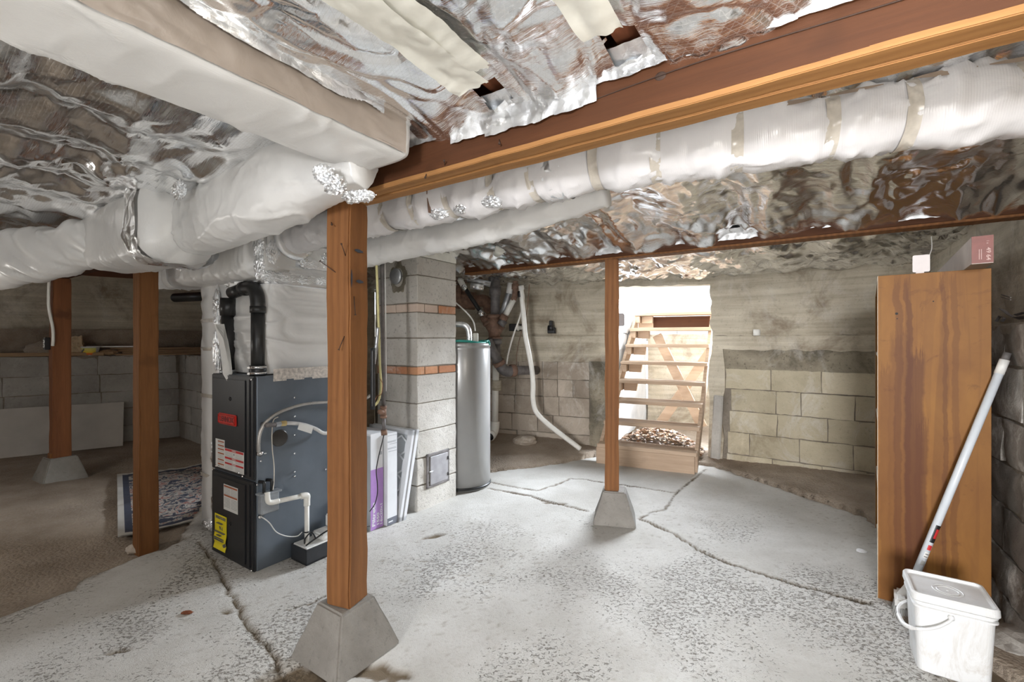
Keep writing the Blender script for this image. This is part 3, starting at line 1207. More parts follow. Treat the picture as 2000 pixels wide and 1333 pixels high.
# cream tape down two joists, its torn ends short of the beam
for (u, s_end, w, seed) in ((-0.745, 0.955, 0.052, 1.0), (-0.375, 0.945, 0.045, 5.0), (-0.675, 0.90, 0.030, 9.0)):
    V, Fc = grid(-w, w, -1.3, 0.0, 0.008)
    P = V + seed
    V[:, 2] = -0.014 * crease(P * np.array([2.5, 0.8, 1]), 3.5, 2.0) - 0.006 * crease(P, 16, 4.0) - 0.010
    E_ = -0.012 + 0.02 * pn(V * np.array([40, 0, 1]) + seed)
    k = V[:, 1] < E_ + 0.0078
    V[:, 1] = np.minimum(V[:, 1], E_)
    V[:, 0] += 0.006 * pn(P * 7)
    grid_object('tape_strip', V, Fc, M['tape_cream'], k, parent=ceiling, loc=G(u, s_end, 1.885), rz=ROT)


def flap(u0, u1, s, z0, drop, seed, side=-1, res=0.007):
    """the strip of foil stapled down the side of a beam, with a torn lower edge"""
    V, Fc = grid(u0, u1, -0.06, 0.16, res)
    P = V.copy()
    P[:, 2] = seed
    hang = drop(V[:, 0]) + 0.006 * pn(P * 12) + 0.004 * pn(P * 45)
    keep = V[:, 1] < hang + res * 0.98
    V[:, 1] = np.minimum(V[:, 1], hang)
    P[:, 1] = V[:, 1]
    cr = 0.010 * crease(P * np.array([1, 0.6, 1]), 14, seed) + 0.006 * crease(P, 34, seed + 3)
    down = np.clip(V[:, 1], 0, 1)
    flat = np.clip(-V[:, 1], 0, 1)
    W = np.stack([V[:, 0], side * (flat * 0.9 + 0.004 + cr * (0.4 + down * 6)), -down + flat * 0.28 - cr * 0.5], 1)
    o = grid_object('foil_flap', W, Fc, M['foil_tape'], keep, parent=ceiling, loc=(*G(0, s, 0)[:2], z0), rz=ROT)
    return o


def drop1(u):
    return 0.028 + 0.030 * ((u > -0.93) & (u < -0.44)) + 0.012 * ((u > -0.80) & (u < -0.44))


flap(-1.16, 1.9, 1.068, 1.872, drop1, 2.0)
flap(-2.3, 1.9, 2.860, 1.822, lambda u: 0.022 + 0.018 * np.abs(np.sin(u * 4.1)), 6.0)

# ================================================================== BEAMS, POSTS, PIERS
def timber(mb, lo, hi, axis, seed, r=0.03, amp=0.0022, bevel=0.006):
    """a sawn timber with slightly uneven faces and eased edges"""
    b = bmesh.new()
    bmesh.ops.create_cube(b, size=1.0)
    lo, hi = np.array(lo, float), np.array(hi, float)
    c, d = (lo + hi) / 2, hi - lo
    for v in b.verts:
        v.co = Vector([v.co[i] * d[i] + c[i] for i in range(3)])
    bmesh.ops.bevel(b, geom=b.edges[:], offset=bevel, segments=2, affect='EDGES')
    n = max(2, int(d[axis] / 0.06))
    for k in range(1, n):
        co = [0, 0, 0]
        co[axis] = lo[axis] + d[axis] * k / n
        no = [0, 0, 0]
        no[axis] = 1
        bmesh.ops.bisect_plane(b, geom=b.verts[:] + b.edges[:] + b.faces[:], plane_co=co, plane_no=no)
    b.verts.ensure_lookup_table()
    P = np.array([v.co[:] for v in b.verts])
    D = np.stack([pn(P * 7 + seed), pn(P * 7 + seed + 40), pn(P * 7 + seed + 80)], 1) * amp
    D[:, axis] *= 0.3
    for v, q in zip(b.verts, D):
        v.co += Vector(q)
    return mb.bm(b)


def nail(parent, a, b, r=0.0016):
    mb = MB()
    mb.cyl(a, b, r, 6)
    d = (Vector(b) - Vector(a)).normalized()
    mb.cyl(Vector(b) - d * 0.001, Vector(b) + d * 0.0015, r * 2.4, 8)
    return mb.build('nail', M['rust_nail'], parent)


# main beam: two planks face to face
t_ = thing('ceiling_beam', 'long dark reddish double-plank wooden beam above the front post, foil stapled along its upper side', 'beam', G(1.7, 1.117, 1.735), ROT)
mb = MB()
timber(mb, (-3.26, -0.046, 0.010), (0.3, -0.001, 0.20), 0, 3.0)
mb.build('plank', M['beam'], t_)
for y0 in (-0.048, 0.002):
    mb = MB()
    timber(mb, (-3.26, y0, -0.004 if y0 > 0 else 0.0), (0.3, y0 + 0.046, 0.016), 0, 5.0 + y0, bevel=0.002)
    mb.build('lit_underside', M['lit_underside'], t_)  # added strip, carries the bright floor-lit underside in its colour
mb = MB()
timber(mb, (-3.26, 0.001, 0.010), (0.3, 0.045, 0.20), 0, 8.0)
mb.build('plank', M['beam'], t_)
mb = MB()
mb.tube([(-0.86 - 1.35, -0.0475, 0.075), (-1.9, -0.048, 0.088), (-1.5, -0.048, 0.083), (-1.0, -0.048, 0.095), (-0.5, -0.048, 0.098), (0.1, -0.048, 0.11)], 0.0016, 4)
mb.build('split', M['rust_nail'], t_)
for x, z in ((-2.83, 0.085), (-2.66, 0.02), (-2.74, 0.01), (-2.45, 0.05)):
    nail(t_, (x, -0.045, z), (x + 0.012, -0.062, z - 0.012 + random.uniform(-0.01, 0.02)))
mb = MB()
b = bmesh.new()
bmesh.ops.create_icosphere(b, subdivisions=2, radius=0.011)
for v in b.verts:
    v.co = Vector((v.co.x * 1.3 - 1.99, v.co.y * 0.15 - 0.0455, v.co.z + 0.085))
mb.bm(b, None, True)
mb.build('knot', M['rust_nail'], t_)

# the beam carried by the left posts, hidden behind the wrapped ducts for most of its length
t_ = tag(MB().box((-1.6, -0.045, 0), (0.6, 0.045, 0.13), 0.005).build('ceiling_beam', M['beam'], None, G(-3.9, 1.117, 1.745), ROT),
         'dark wooden beam resting on the two left posts behind the sagging white duct', 'beam')

# second beam
t_ = thing('ceiling_beam', 'thin dark wooden beam on the middle post, foil hanging over its side', 'beam', G(1.9, 2.907, 1.745), ROT)
mb = MB()
timber(mb, (-4.25, -0.045, 0.008), (0.35, 0.045, 0.13), 0, 15.0)
mb.build('plank', M['beam'], t_)
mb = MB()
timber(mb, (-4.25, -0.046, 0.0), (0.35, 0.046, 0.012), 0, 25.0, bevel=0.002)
mb.build('lit_underside', M['post'], t_)  # added strip, bright underside of this beam put into a lighter wood


def post(name, label, base, top_z, a, rz, mat, seed, z0, nails=(), group=None):
    t_ = thing(name, label, 'post', (base[0], base[1], z0), rz)
    mb = MB()
    timber(mb, (-a / 2, -a / 2, 0), (a / 2, a / 2, top_z - z0), 2, seed, amp=0.0035)
    mb.build('timber', mat, t_)
    for p, q in nails:
        nail(t_, p, q)
    return t_


def pier(label, base, rz, z0, seed, size=0.29, h=0.2, topk=0.52):
    b = bmesh.new()
    bmesh.ops.create_cube(b, size=1.0)
    for v in b.verts:
        k = topk if v.co.z > 0 else 1.0
        v.co = Vector((v.co.x * size * k, v.co.y * size * k, (v.co.z + 0.5) * h))
    bmesh.ops.bevel(b, geom=b.edges[:], offset=0.007, segments=2, affect='EDGES')
    bmesh.ops.subdivide_edges(b, edges=b.edges[:], cuts=3, use_grid_fill=True)
    P = np.array([v.co[:] for v in b.verts])
    D = np.stack([pn(P * 14 + seed), pn(P * 14 + seed + 5), 0.3 * pn(P * 14 + seed + 9)], 1) * 0.004
    for v, q in zip(b.verts, D):
        v.co += Vector(q)
    mb = MB()
    mb.bm(b, smooth=False)
    o = mb.build('pier_block', M['pier'], None, (base[0], base[1], z0), rz)
    return tag(o, label, 'pier block')


R = math.radians
M['smear'] = simple('dark_paint', (0.035, 0.045, 0.065), 0.6)
FRONT_POST = post('timber_post', 'thick reddish wooden post on a tapered concrete block in front of the furnace', (-0.636, 1.742), 1.735, 0.109, R(-19), M['post'], 1.0, 0.198,
     nails=[((-0.01, -0.054, 1.26), (-0.055, -0.085, 1.30)), ((0.035, -0.054, 1.32), (0.048, -0.092, 1.355)), ((0.030, -0.054, 1.02), (0.022, -0.075, 0.97)),
            ((0.054, -0.03, 1.17), (0.072, -0.045, 1.10)), ((-0.03, -0.054, 1.45), (-0.01, -0.075, 1.435))])
pier('large tapered concrete block under the thick front post', (-0.643, 1.75), ROT, -0.004, 2.0, 0.292, 0.202)
post('timber_post', 'slim reddish wooden post on a tapered concrete block in front of the steps', (0.672, 3.03), 1.745, 0.09, R(-13), M['post'], 5.0, 0.203)
pier('tapered concrete block under the slim post before the steps', (0.693, 3.04), R(-14), -0.004, 6.0, 0.275, 0.207)
post('timber_post', 'orange-brown wooden post standing in bare earth between the rug and the furnace', (-2.275, 2.80), 1.745, 0.10, R(-31), M['post'], 9.0, -0.16)
pb = (-3.94, 3.93)
far_post = post('timber_post', 'dark knotty wooden post on a concrete block with a power socket and grey cable', pb, 1.745, 0.118, R(-33), M['post_dark'], 13.0, 0.19,
                nails=[((0.02, -0.055, 0.03), (0.03, -0.09, 0.02))])
mb = MB()
mb.box((-0.02, -0.075, 0.0), (0.045, -0.052, 0.045), 0.004, jit=0.004)
mb.build('wood_chip', M['post'], far_post)
pier('tapered concrete block under the knotty post with the socket', (-3.94, 3.93), R(-30), -0.012, 14.0, 0.30, 0.207, 0.60)

for (x0, x1, z0, z1) in ((0.002, 0.050, 1.338, 1.352), (0.010, 0.052, 1.222, 1.236), (-0.020, -0.012, 1.20, 1.27)):
    mb = MB()
    n = 10
    Vv = []
    for i in range(n + 1):
        k = i / n
        y = -0.054 + (x1 - x0) * k + x0
        h = (z1 - z0) * (0.35 + 0.6 * math.sin(math.pi * min(1, k * 1.1)) + 0.15 * math.sin(i * 2.3))
        Vv += [(0.0582, y + 0.052, (z0 + z1) / 2 - h / 2), (0.0582, y + 0.052, (z0 + z1) / 2 + h / 2)]
    mb.add([(v[0], v[1] - 0.03, v[2]) for v in Vv], [(2 * i, 2 * i + 2, 2 * i + 3, 2 * i + 1) for i in range(n)])
    mb.build('paint_smear', M['smear'], FRONT_POST)
# socket box with cable on the far post
t_ = thing('power_socket', 'black metal socket box with a white double outlet on the knotty post', 'socket', (0, 0, 0), 0)
loc = Matrix.Translation((pb[0], pb[1], 0)) @ Matrix.Rotation(R(-33), 4, 'Z') @ Vector((-0.028, -0.060, 1.125))
t_.location = loc
t_.rotation_euler = (0, 0, R(-33))
mb = MB()
mb.box((-0.030, -0.035, 0), (0.030, 0.0, 0.105), 0.004)
mb.build('box', M['dark_plastic'], t_)
for z in (0.034, 0.070):
    mb = MB()
    mb.lathe([(0.0, 0.0), (0.0165, 0.0), (0.0165, 0.004), (0.0, 0.004)], 16, Matrix.Translation((0, -0.035, z)) @ Matrix.Rotation(R(90), 4, 'X'), False)
    o = mb.build('outlet', M['white_plastic'], t_)
    mb = MB()
    for x in (-0.006, 0.006):
        mb.box((x - 0.001, -0.0405, z - 0.004), (x + 0.001, -0.039, z + 0.006))
    mb.cyl((0, -0.0405, z - 0.009), (0, -0.039, z - 0.009), 0.002, 8)
    mb.build('slot', M['dark_plastic'], o)
for z in (0.006, 0.098):
    mb = MB()
    mb.cyl((0, -0.0365, z), (0, -0.034, z), 0.004, 8)
    mb.build('screw', M['chrome'], t_)
mb = MB()
pts = [PY(103, 676, 3.855), PY(104, 662, 3.85), PY(103, 640, 3.85), PY(96, 605, 3.84), PY(95, 580, 3.83), PY(96, 550, 3.84), PY(97, 530, 3.86)]
pts = [(p[0] + 0.01, p[1] - 0.01, p[2]) for p in pts]
o0 = Vector(pts[0])
mb.tube([Vector(p) - o0 for p in pts], 0.011, 8)
tag(mb.build('cable', M['pvc'], None, o0), 'grey cable running up the knotty post from the socket box', 'cable')

# ================================================================== WRAPPED DUCTS
def vinyl(a1=0.012, a2=0.005, st=(1, 1, 1), seed=0.0, f=3.0):
    st = np.array(st)

    def d(P, t):
        Q = P * st + seed
        soft = fbm(Q * f * 0.5, 2)
        thin = np.clip(1 - 7.0 * crease(Q, f * 0.8, seed, 0.8), 0, 1) ** 1.3
        thin2 = np.clip(1 - 5.0 * crease(Q, f * 2.1, seed + 2, 0.6), 0, 1)
        gate = np.clip(0.4 + pn(Q * f * 0.6 + 9), 0, 1)
        return a1 * 0.6 * soft + a2 * (1.2 * thin + 0.8 * thin2 * gate) + 0.25 * a2 * pn(P * 40)
    return d


def duct(name, label, cat, pts_us, size, n_exp, disp, mat, nl=110, nr=56, part='wrap', group=None):
    base = pts_us[0]
    t_ = thing(name, label, cat, G(*base), ROT, group)
    mb = MB()
    loc = [tuple(np.array(p) - np.array(base)) for p in pts_us]
    sweep(mb, loc, size, n_exp, nl, nr, disp)
    mb.build(part, mat, t_)
    t_['_b'] = base
    return t_


def ring_on(t_, loc_pts, size, n_exp, tc, w, mat, name='tape', nl=10, nr=56, grow=1.02, disp=None, whole=None):
    """a band around a swept body between path parameters"""
    C = catmull(loc_pts, 12)
    L = np.concatenate([[0], np.cumsum(np.linalg.norm(np.diff(C, axis=0), axis=1))])
    L /= L[-1]
    ts = np.linspace(max(0, tc - w), min(1, tc + w), 7)
    P = np.stack([np.interp(ts, L, C[:, k]) for k in range(3)], 1)
    mb = MB()
    sweep(mb, P, lambda t: tuple(v * grow for v in size(ts[0] + (ts[-1] - ts[0]) * t)), n_exp, 12, nr, disp or vinyl(0.004, 0.003, (1, 1, 1), tc * 9, 9.0), cap=False)
    return mb.build(name, mat, t_)


# the long white duct on the right: puffed between tape bands
rings = [0.03, 0.115, 0.17, 0.225, 0.275, 0.325, 0.385, 0.43, 0.49, 0.54, 0.60, 0.66, 0.705, 0.76, 0.82, 0.885, 0.94]
Pd = [(-2.44, 1.44, 1.775), (-1.70, 1.43, 1.785), (-0.725, 1.43, 1.795), (-0.2, 1.50, 1.797), (0.445, 1.62, 1.80), (1.3, 1.78, 1.80)]


def sz1(t):
    r = 0.084 + 0.012 * t
    pinch = sum(math.exp(-((t - q) / 0.009) ** 2) for q in rings)
    puff = 1 + 0.03 * math.sin(t * 75)
    return (r * (puff - 0.13 * pinch), r * (puff - 0.13 * pinch))


long_duct = duct('wrapped_duct', 'long fat white-wrapped duct puffed between tape bands under the dark beam', 'duct', Pd, sz1, 2.0,
                 vinyl(0.012, 0.0095, (2.6, 1.0, 0.8), 2.0, 4.5), M['wrap_lilac'], 240, 56)
lp = [tuple(np.array(p) - np.array(Pd[0])) for p in Pd]
for q in rings:
    if q > 0.2:
        ring_on(long_duct, lp, sz1, 2.0, q, 0.0042, M['clear_tape'], 'tape_band', grow=1.045)
# bare patch of shiny liner where two wraps do not meet, and crumpled foil
ring_on(long_duct, lp, sz1, 2.0, 0.452, 0.009, M['foil_tape'], 'foil_collar', grow=1.012)
mb = MB()
for i in range(26):
    x = 1.42 + i * 0.085
    c = np.array([np.interp(x, [p[0] for p in lp], [p[k] for p in lp]) for k in range(3)])
    r = 0.088
    a = R(148)
# brown fibre showing through the slit along the top of the wrap
def slit(x0, x1, w0):
    mbs = MB()
    n = 16
    Vv, Ff = [], []
    for i in range(n + 1):
        x = x0 + (x1 - x0) * i / n
        c = np.array([np.interp(x, [p[0] for p in lp], [p[k] for p in lp]) for k in range(3)])
        rr = np.interp(x, [0, 3.74], [0.0905, 0.1035])
        wv = w0 * math.sin(math.pi * i / n) + 0.002
        for s_ in (-1, 1):
            a = R(144) + s_ * wv / rr + 0.05 * math.sin(x * 11)
            Vv.append((c[0], c[1] + rr * math.cos(a), c[2] + rr * math.sin(a)))
    for i in range(n):
        Ff.append((2 * i, 2 * i + 1, 2 * i + 3, 2 * i + 2))
    mbs.add(Vv, Ff)
    return mbs.build('fibre_slit', M['kraft'], long_duct)


for x0, x1, w in ((2.02, 2.17, 0.004), (2.34, 2.46, 0.008), (2.48, 2.60, 0.006), (2.66, 2.78, 0.012), (2.80, 2.91, 0.008), (2.96, 3.1, 0.012)):
    slit(x0, x1, w)


def crumple(parent, c, sc, seed, mat=None, name='foil_patch', f=9, amp=0.45, sub=4):
    b = bmesh.new()
    bmesh.ops.create_icosphere(b, subdivisions=sub, radius=1.0)
    P = np.array([v.co[:] for v in b.verts])
    k = 1 + amp * (crease(P + seed, f * 0.35, seed) - 0.4) + amp * 0.4 * (crease(P + seed, f * 0.9, seed + 3) - 0.3)
    for v, kk in zip(b.verts, k):
        v.co = Vector((v.co.x * kk * sc[0] + c[0], v.co.y * kk * sc[1] + c[1], v.co.z * kk * sc[2] + c[2]))
    mb = MB()
    mb.bm(b, None, False)
    return mb.build(name, mat or M['foil_tape'], parent)


for x, s in ((1.30, 1.0), (1.44, 2.0), (1.17, 3.0)):
    c = np.array([np.interp(x, [p[0] for p in lp], [p[k] for p in lp]) for k in range(3)])
    crumple(long_duct, (c[0], c[1] - 0.045, c[2] - 0.062), (0.05, 0.035, 0.025), s)
# rusty hanger strap on the near side of the duct
mb = MB()
a = np.array(PS(834, 357, 1.345))
b_ = np.array(PS(839, 416, 1.345))
o0 = G(*a)
mb.beam((0, 0, 0), tuple(b_ - a), 0.004, 0.013, up=(0, 1, 0))
tag(mb.build('hanger_strap', M['iron_brown'], None, o0, ROT), 'short rusty strap hanging from the beam over the white duct', 'strap')

# the lower, slimmer duct behind it
Pl = [(-2.35, 1.80, 1.735), (-1.9, 1.79, 1.745), (-1.4, 1.79, 1.752), (-1.0, 1.80, 1.79), (-0.72, 1.83, 1.84)]
low = duct('wrapped_duct', 'slimmer smooth white-wrapped duct behind the long fat one, ending in the foil ceiling', 'duct', Pl,
           lambda t: (0.088 - 0.03 * t, 0.088 - 0.03 * t), 2.0, vinyl(0.008, 0.006, (2, 1, 1), 5.0, 6.0), M['wrap_smooth'], 120, 48)

# the square wrapped duct on the left, running away from the viewer under the ceiling
Pq = [(-1.172, -0.75, 1.832), (-1.172, -0.2, 1.832), (-1.172, 0.3, 1.832), (-1.172, 0.70, 1.832), (-1.175, 1.0, 1.830)]


def sq(t):
    k = 1 - 0.03 * max(0, (t - 0.9) / 0.1)
    return (0.135 * k, 0.062 * k)


dq = duct('wrapped_duct', 'square white-wrapped duct with a tan taped side, running overhead to the front post', 'duct', Pq, sq, 7.0,
          lambda P, t: (0.009 * (crease(P * np.array([1.4, 1.0, 1]), 4.0, 3.0, 0.5) - 0.4) + 0.007 * np.clip(1 - 6 * crease(P * np.array([1.6, 0.9, 1]), 3.0, 8.0, 0.8), 0, 1)) * np.clip(0.3 + t * 1.4, 0, 1) + 0.002 * pn(P * 16), M['wrap'], 150, 72)
# tan tape along its near side
V, Fc = grid(-0.1, 1.72, 0.0, 1.0, 0.012)
P = V * np.array([1, 0.12, 1]) + 4.0
c1 = 0.006 * crease(P, 9, 2.0) + 0.003 * crease(P, 25, 5.0)
zt = 0.060 - 0.118 * V[:, 1] + 0.004 * pn(P * 14) * (V[:, 1] > 0.95)
W = np.stack([np.full(len(V), 0.139) + c1 + 0.003, V[:, 0], zt], 1)
grid_object('tan_tape', W, Fc, M['tan_wrap'], None, parent=dq)
V, Fc = grid(0.25, 1.62, 0.0, 1.0, 0.012)
P = V * np.array([1, 0.12, 1]) + 14.0
c1 = 0.012 * crease(P, 7, 2.0) + 0.006 * crease(P, 22, 5.0)
low_e = 0.35 + 0.35 * np.abs(pn(V * np.array([4.5, 0, 1]) + 3.7))
ke = V[:, 1] < low_e + 0.0118
V[:, 1] = np.minimum(V[:, 1], low_e)
W = np.stack([np.full(len(V), 0.145) + c1 + 0.02 * (1 - V[:, 1]), V[:, 0], 0.064 - 0.11 * V[:, 1]], 1)
grid_object('foil_edge', W, Fc, M['foil_tape'], ke, parent=dq)

# trunk 1: the white sheet duct that wraps round the top of the front post
tr = thing('supply_trunk', 'big white-wrapped trunk duct bulging left from the front post with foil seams', 'duct', G(-2.3, 0.97, 1.6), ROT)


def us_path(pts):
    return [(p[0] + 2.3, p[1] - 0.97, p[2] - 1.6) for p in pts]


mb = MB()
sweep(mb, us_path([(-1.22, 0.965, 1.800), (-1.38, 0.955, 1.795), (-1.60, 0.945, 1.785), (-1.9, 0.955, 1.770), (-2.2, 0.96, 1.755), (-2.42, 0.965, 1.745)]),
      lambda t: (0.050 + 0.06 * min(1, t * 3.0), 0.085 + 0.045 * min(1, t * 3) + 0.01 * t), lambda t: 3.0, 130, 80,
      vinyl(0.014, 0.008, (0.8, 0.9, 1.1), 1.0, 2.6))
mb.build('wrap', M['wrap_smooth'], tr)
mb = MB()
sweep(mb, us_path([(-2.42, 0.885, 1.735), (-2.55, 0.88, 1.735), (-2.8, 0.88, 1.735), (-3.05, 0.88, 1.735), (-3.26, 0.88, 1.74)]),
      lambda t: (0.150 - 0.015 * t, 0.172 - 0.02 * t), 4.0, 110, 84, vinyl(0.014, 0.008, (0.8, 1.0, 1.2), 6.0, 2.6))
mb.build('wrap', M['wrap'], tr)
# foil seam between the two
mb = MB()
sweep(mb, us_path([(-2.52, 0.885, 1.738), (-2.46, 0.885, 1.738), (-2.40, 0.885, 1.738)]), lambda t: (0.166, 0.189), 4.0, 20, 130,
      lambda P, t: 0.016 * (crease(P, 9, 3.0) - 0.3) + 0.010 * crease(P, 24, 5.0), cap=False)
mb.smooth = [False] * len(mb.smooth)
mb.build('foil_seam', M['foil_tape'], tr)
for i, (px, py, s_, sc) in enumerate([(632, 340, 0.845, (0.035, 0.03, 0.03)), (655, 362, 0.86, (0.04, 0.03, 0.03)), (690, 385, 0.88, (0.04, 0.025, 0.02)), (712, 383, 0.90, (0.035, 0.025, 0.018)),
                                      (350, 372, 0.79, (0.05, 0.02, 0.04))]):
    p = PS(px, py, s_)
    crumple(tr, (p[0] + 2.3, p[1] - 0.97, p[2] - 1.6), sc, i * 3.1)

# lower wrapped branch between trunk and furnace plenum
br = thing('supply_trunk', 'wrapped branch duct joining the trunk to the furnace plenum, foil tape at its corners', 'duct', G(-2.75, 1.30, 1.54), ROT)
mb = MB()
sweep(mb, [(0.33, 0, 0.125), (0.1, 0.0, 0.12), (-0.15, 0.0, 0.125), (-0.45, 0.0, 0.13), (-0.8, 0.02, 0.14)], lambda t: (0.115, 0.125), 4.5, 80, 64, vinyl(0.012, 0.007, (1.4, 1, 1), 8.0, 3.0))
mb.build('wrap', M['wrap'], br)
for i, (px, py, sc) in enumerate([(358, 470, (0.05, 0.02, 0.06)), (352, 515, (0.05, 0.02, 0.045)), (400, 452, (0.09, 0.025, 0.025)), (455, 458, (0.09, 0.025, 0.025)), (505, 480, (0.035, 0.02, 0.07)), (507, 520, (0.035, 0.02, 0.07))]):
    p = PS(px, py, 1.175)
    crumple(br, (p[0] + 2.75, p[1] - 1.30, p[2] - 1.54), sc, 20 + i * 2.7)

# plenum over the furnace
pl = thing('furnace_plenum', 'white-wrapped sheet metal plenum standing on the grey furnace, foil tape round its middle', 'plenum', G(-2.64, 1.58, 1.02), ROT)
mb = MB()


def plen(t):
    return (0.205 + 0.012 * math.sin(t * 3.14), 0.285 + 0.012 * math.sin(t * 3.14))


sweep(mb, [(0, 0, 0.0), (0, 0, 0.15), (0, 0, 0.35), (0, 0, 0.50)], lambda t: (plen(t)[1], plen(t)[0]), 9.0, 80, 170,
      lambda P, t: 0.022 * (crease(P * np.array([1, 1, 1.5]), 5.0, 4.0, 0.9) - 0.35) + 0.012 * np.clip(1 - 6 * crease(P * np.array([1, 1, 1.6]), 3.2, 9.0, 0.8), 0, 1) + 0.005 * (crease(P, 16, 2.0) - 0.3), up=(1, 0, 0))
mb.build('wrap', M['wrap'], pl)
mb = MB()
sweep(mb, [(0, 0, 0.49), (0, 0, 0.53), (0, 0, 0.56)], lambda t: (0.302, 0.222), 9.0, 14, 160, vinyl(0.014, 0.014, (1, 1, 1), 4.0, 16.0), up=(1, 0, 0))
mb.build('foil_seam', M['foil_tape'], pl)
mb = MB()
sweep(mb, [(0, 0, 0.55), (0, 0, 0.65), (0, 0, 0.76), (0, 0, 0.88)], lambda t: (0.30, 0.215), 9.0, 40, 100, vinyl(0.010, 0.012, (1, 1, 1), 5.0, 6.0), up=(1, 0, 0))
mb.build('wrap', M['foil_tape'], pl)
for (z0, z1, s0, s1, sd) in ((0.575, 0.76, -0.29, -0.13, 1.0), (0.60, 0.73, -0.10, 0.10, 4.0)):
    V, Fc = grid(s0, s1, z0, z1, 0.012)
    P = V + sd
    W = np.stack([0.222 + 0.008 * crease(P, 9, sd) + 0 * V[:, 0], V[:, 0], V[:, 1]], 1)
    grid_object('wrap_patch', W, Fc, M['wrap'], None, parent=pl)
for i, (y, z, sc) in enumerate([(-0.27, 0.53, (0.02, 0.05, 0.03)), (-0.18, 0.535, (0.02, 0.06, 0.03)), (-0.07, 0.53, (0.02, 0.06, 0.028)), (0.05, 0.535, (0.02, 0.06, 0.03)), (0.16, 0.53, (0.02, 0.06, 0.03)),
                                  (-0.26, 0.66, (0.02, 0.035, 0.07)), (-0.05, 0.63, (0.02, 0.07, 0.03)), (0.08, 0.66, (0.02, 0.06, 0.05))]):
    crumple(pl, (0.222, y, z), sc, 60 + i * 2.9)
# stub collar of the long duct on the plenum
mb = MB()
mb.lathe([(0.105, -0.015), (0.122, 0.0), (0.118, 0.012), (0.09, 0.018)], 40, Matrix.Translation((0.235, -0.14, 0.755)) @ Matrix.Rotation(R(90), 4, 'Y'))
mb.build('collar', M['foil_tape'], pl)
# ragged printed paper edge of the wrap over the furnace side
V, Fc = grid(-0.27, 0.27, -0.045, 0.03, 0.008)
P = V + 7
W = np.stack([0.247 + 0.006 * np.abs(pn(P * 14)), V[:, 0], V[:, 1]], 1)
grid_object('paper_edge', W, Fc, simple('printed_paper', (0.55, 0.50, 0.45), 0.7, 0, 0.35, 60), V[:, 1] > -0.038 + 0.012 * pn(V * np.array([10, 0, 0]) + 3), parent=pl)

# sagging flexible duct on the far left
Pf = [(-3.22, 0.86, 1.73), (-3.33, 0.76, 1.71), (-3.48, 0.66, 1.68), (-3.72, 0.52, 1.655), (-4.05, 0.40, 1.64), (-4.5, 0.28, 1.65), (-5.1, 0.2, 1.66)]


def szf(t):
    k = 0.120 + 0.035 * math.sin(min(1, t * 1.6) * math.pi) + 0.015 * min(1, t * 2.5)
    return (k * 0.8, k)


flex = duct('flexible_duct', 'sagging wrinkled white flexible duct left of the trunk, over the knotty post', 'duct', Pf, szf, 2.2,
            lambda P, t: 0.055 * (crease(P * np.array([2.4, 1, 1.1]) + np.stack([P[:, 2] * 2.2, 0 * t, 0 * t], 1), 1.5, 5.0, 0.6) - 0.35) + 0.024 * (crease(P * np.array([3.5, 1, 0.9]) + np.stack([P[:, 2] * 3, 0 * t, 0 * t], 1), 3.4, 2.0, 0.5) - 0.3), M['wrap_smooth'], 170, 80)

# upright wrapped return duct left of the furnace
rd = thing('return_duct', 'upright narrow duct wrapped in white with clear tape bands, left of the furnace', 'duct', G(-3.15, 1.50, 0), ROT)
mb = MB()
sweep(mb, [(0, 0, 0.02), (0, 0, 0.5), (0, 0, 1.0), (0, 0, 1.60)], lambda t: (0.17, 0.195), 6.0, 120, 72,
      lambda P, t: 0.016 * (crease(P * np.array([1, 1, 0.8]), 4.0, 2.0, 0.7) - 0.35) + 0.006 * crease(P, 14, 1.0), up=(1, 0, 0))
mb.build('wrap', M['wrap_smooth'], rd)
for z in (0.34, 0.85, 1.15, 1.33):
    mb = MB()
    sweep(mb, [(0, 0, z - 0.012), (0, 0, z), (0, 0, z + 0.012)], lambda t: (0.172, 0.197), 6.0, 6, 72, vinyl(0.004, 0.003, (1, 1, 1), z, 9.0), cap=False, up=(1, 0, 0))
    mb.build('tape_band', M['clear_tape'], rd)
for i, (x, z, sc) in enumerate([(0.02, 0.05, (0.10, 0.02, 0.03)), (0.10, 0.22, (0.05, 0.018, 0.13)), (0.09, 0.50, (0.05, 0.018, 0.10)), (0.11, 1.15, (0.04, 0.018, 0.13)), (0.11, 1.4, (0.04, 0.018, 0.13))]):
    crumple(rd, (x, -0.185, z), sc, 40 + i * 3.3)

# ================================================================== FURNACE
fu = thing('furnace', 'tall dark grey gas furnace with a red badge and yellow energy label', 'furnace', G(-2.394, 1.213, 0), ROT)
fw, fd, fh = 0.465, 0.65, 1.015
M['fur_side'] = simple('furnace_side', (0.145, 0.17, 0.20), 0.38, 0.35, 0.1, 6, 0.0)
M['fur_front'] = simple('furnace_front', (0.022, 0.023, 0.026), 0.42, 0.1, 0.1, 20)
mb = MB()
mb.box((-fw, 0.012, 0.0), (0, fd, fh), 0.004)
mb.build('cabinet', M['fur_side'], fu)


def door_panel(z0, z1, nm):
    mb = MB()
    mb.box((-fw + 0.002, -0.004, z0), (-0.002, 0.014, z1), 0.005, seg=2)
    mb.box((-fw + 0.02, -0.010, z0 + 0.02), (-0.075, 0.0, z1 - 0.02), 0.007, seg=2)
    mb.box((-0.062, -0.010, z0 + 0.015), (-0.030, 0.0, z1 - 0.012), 0.006, seg=2)
    return mb.build(nm, M['fur_front'], fu)


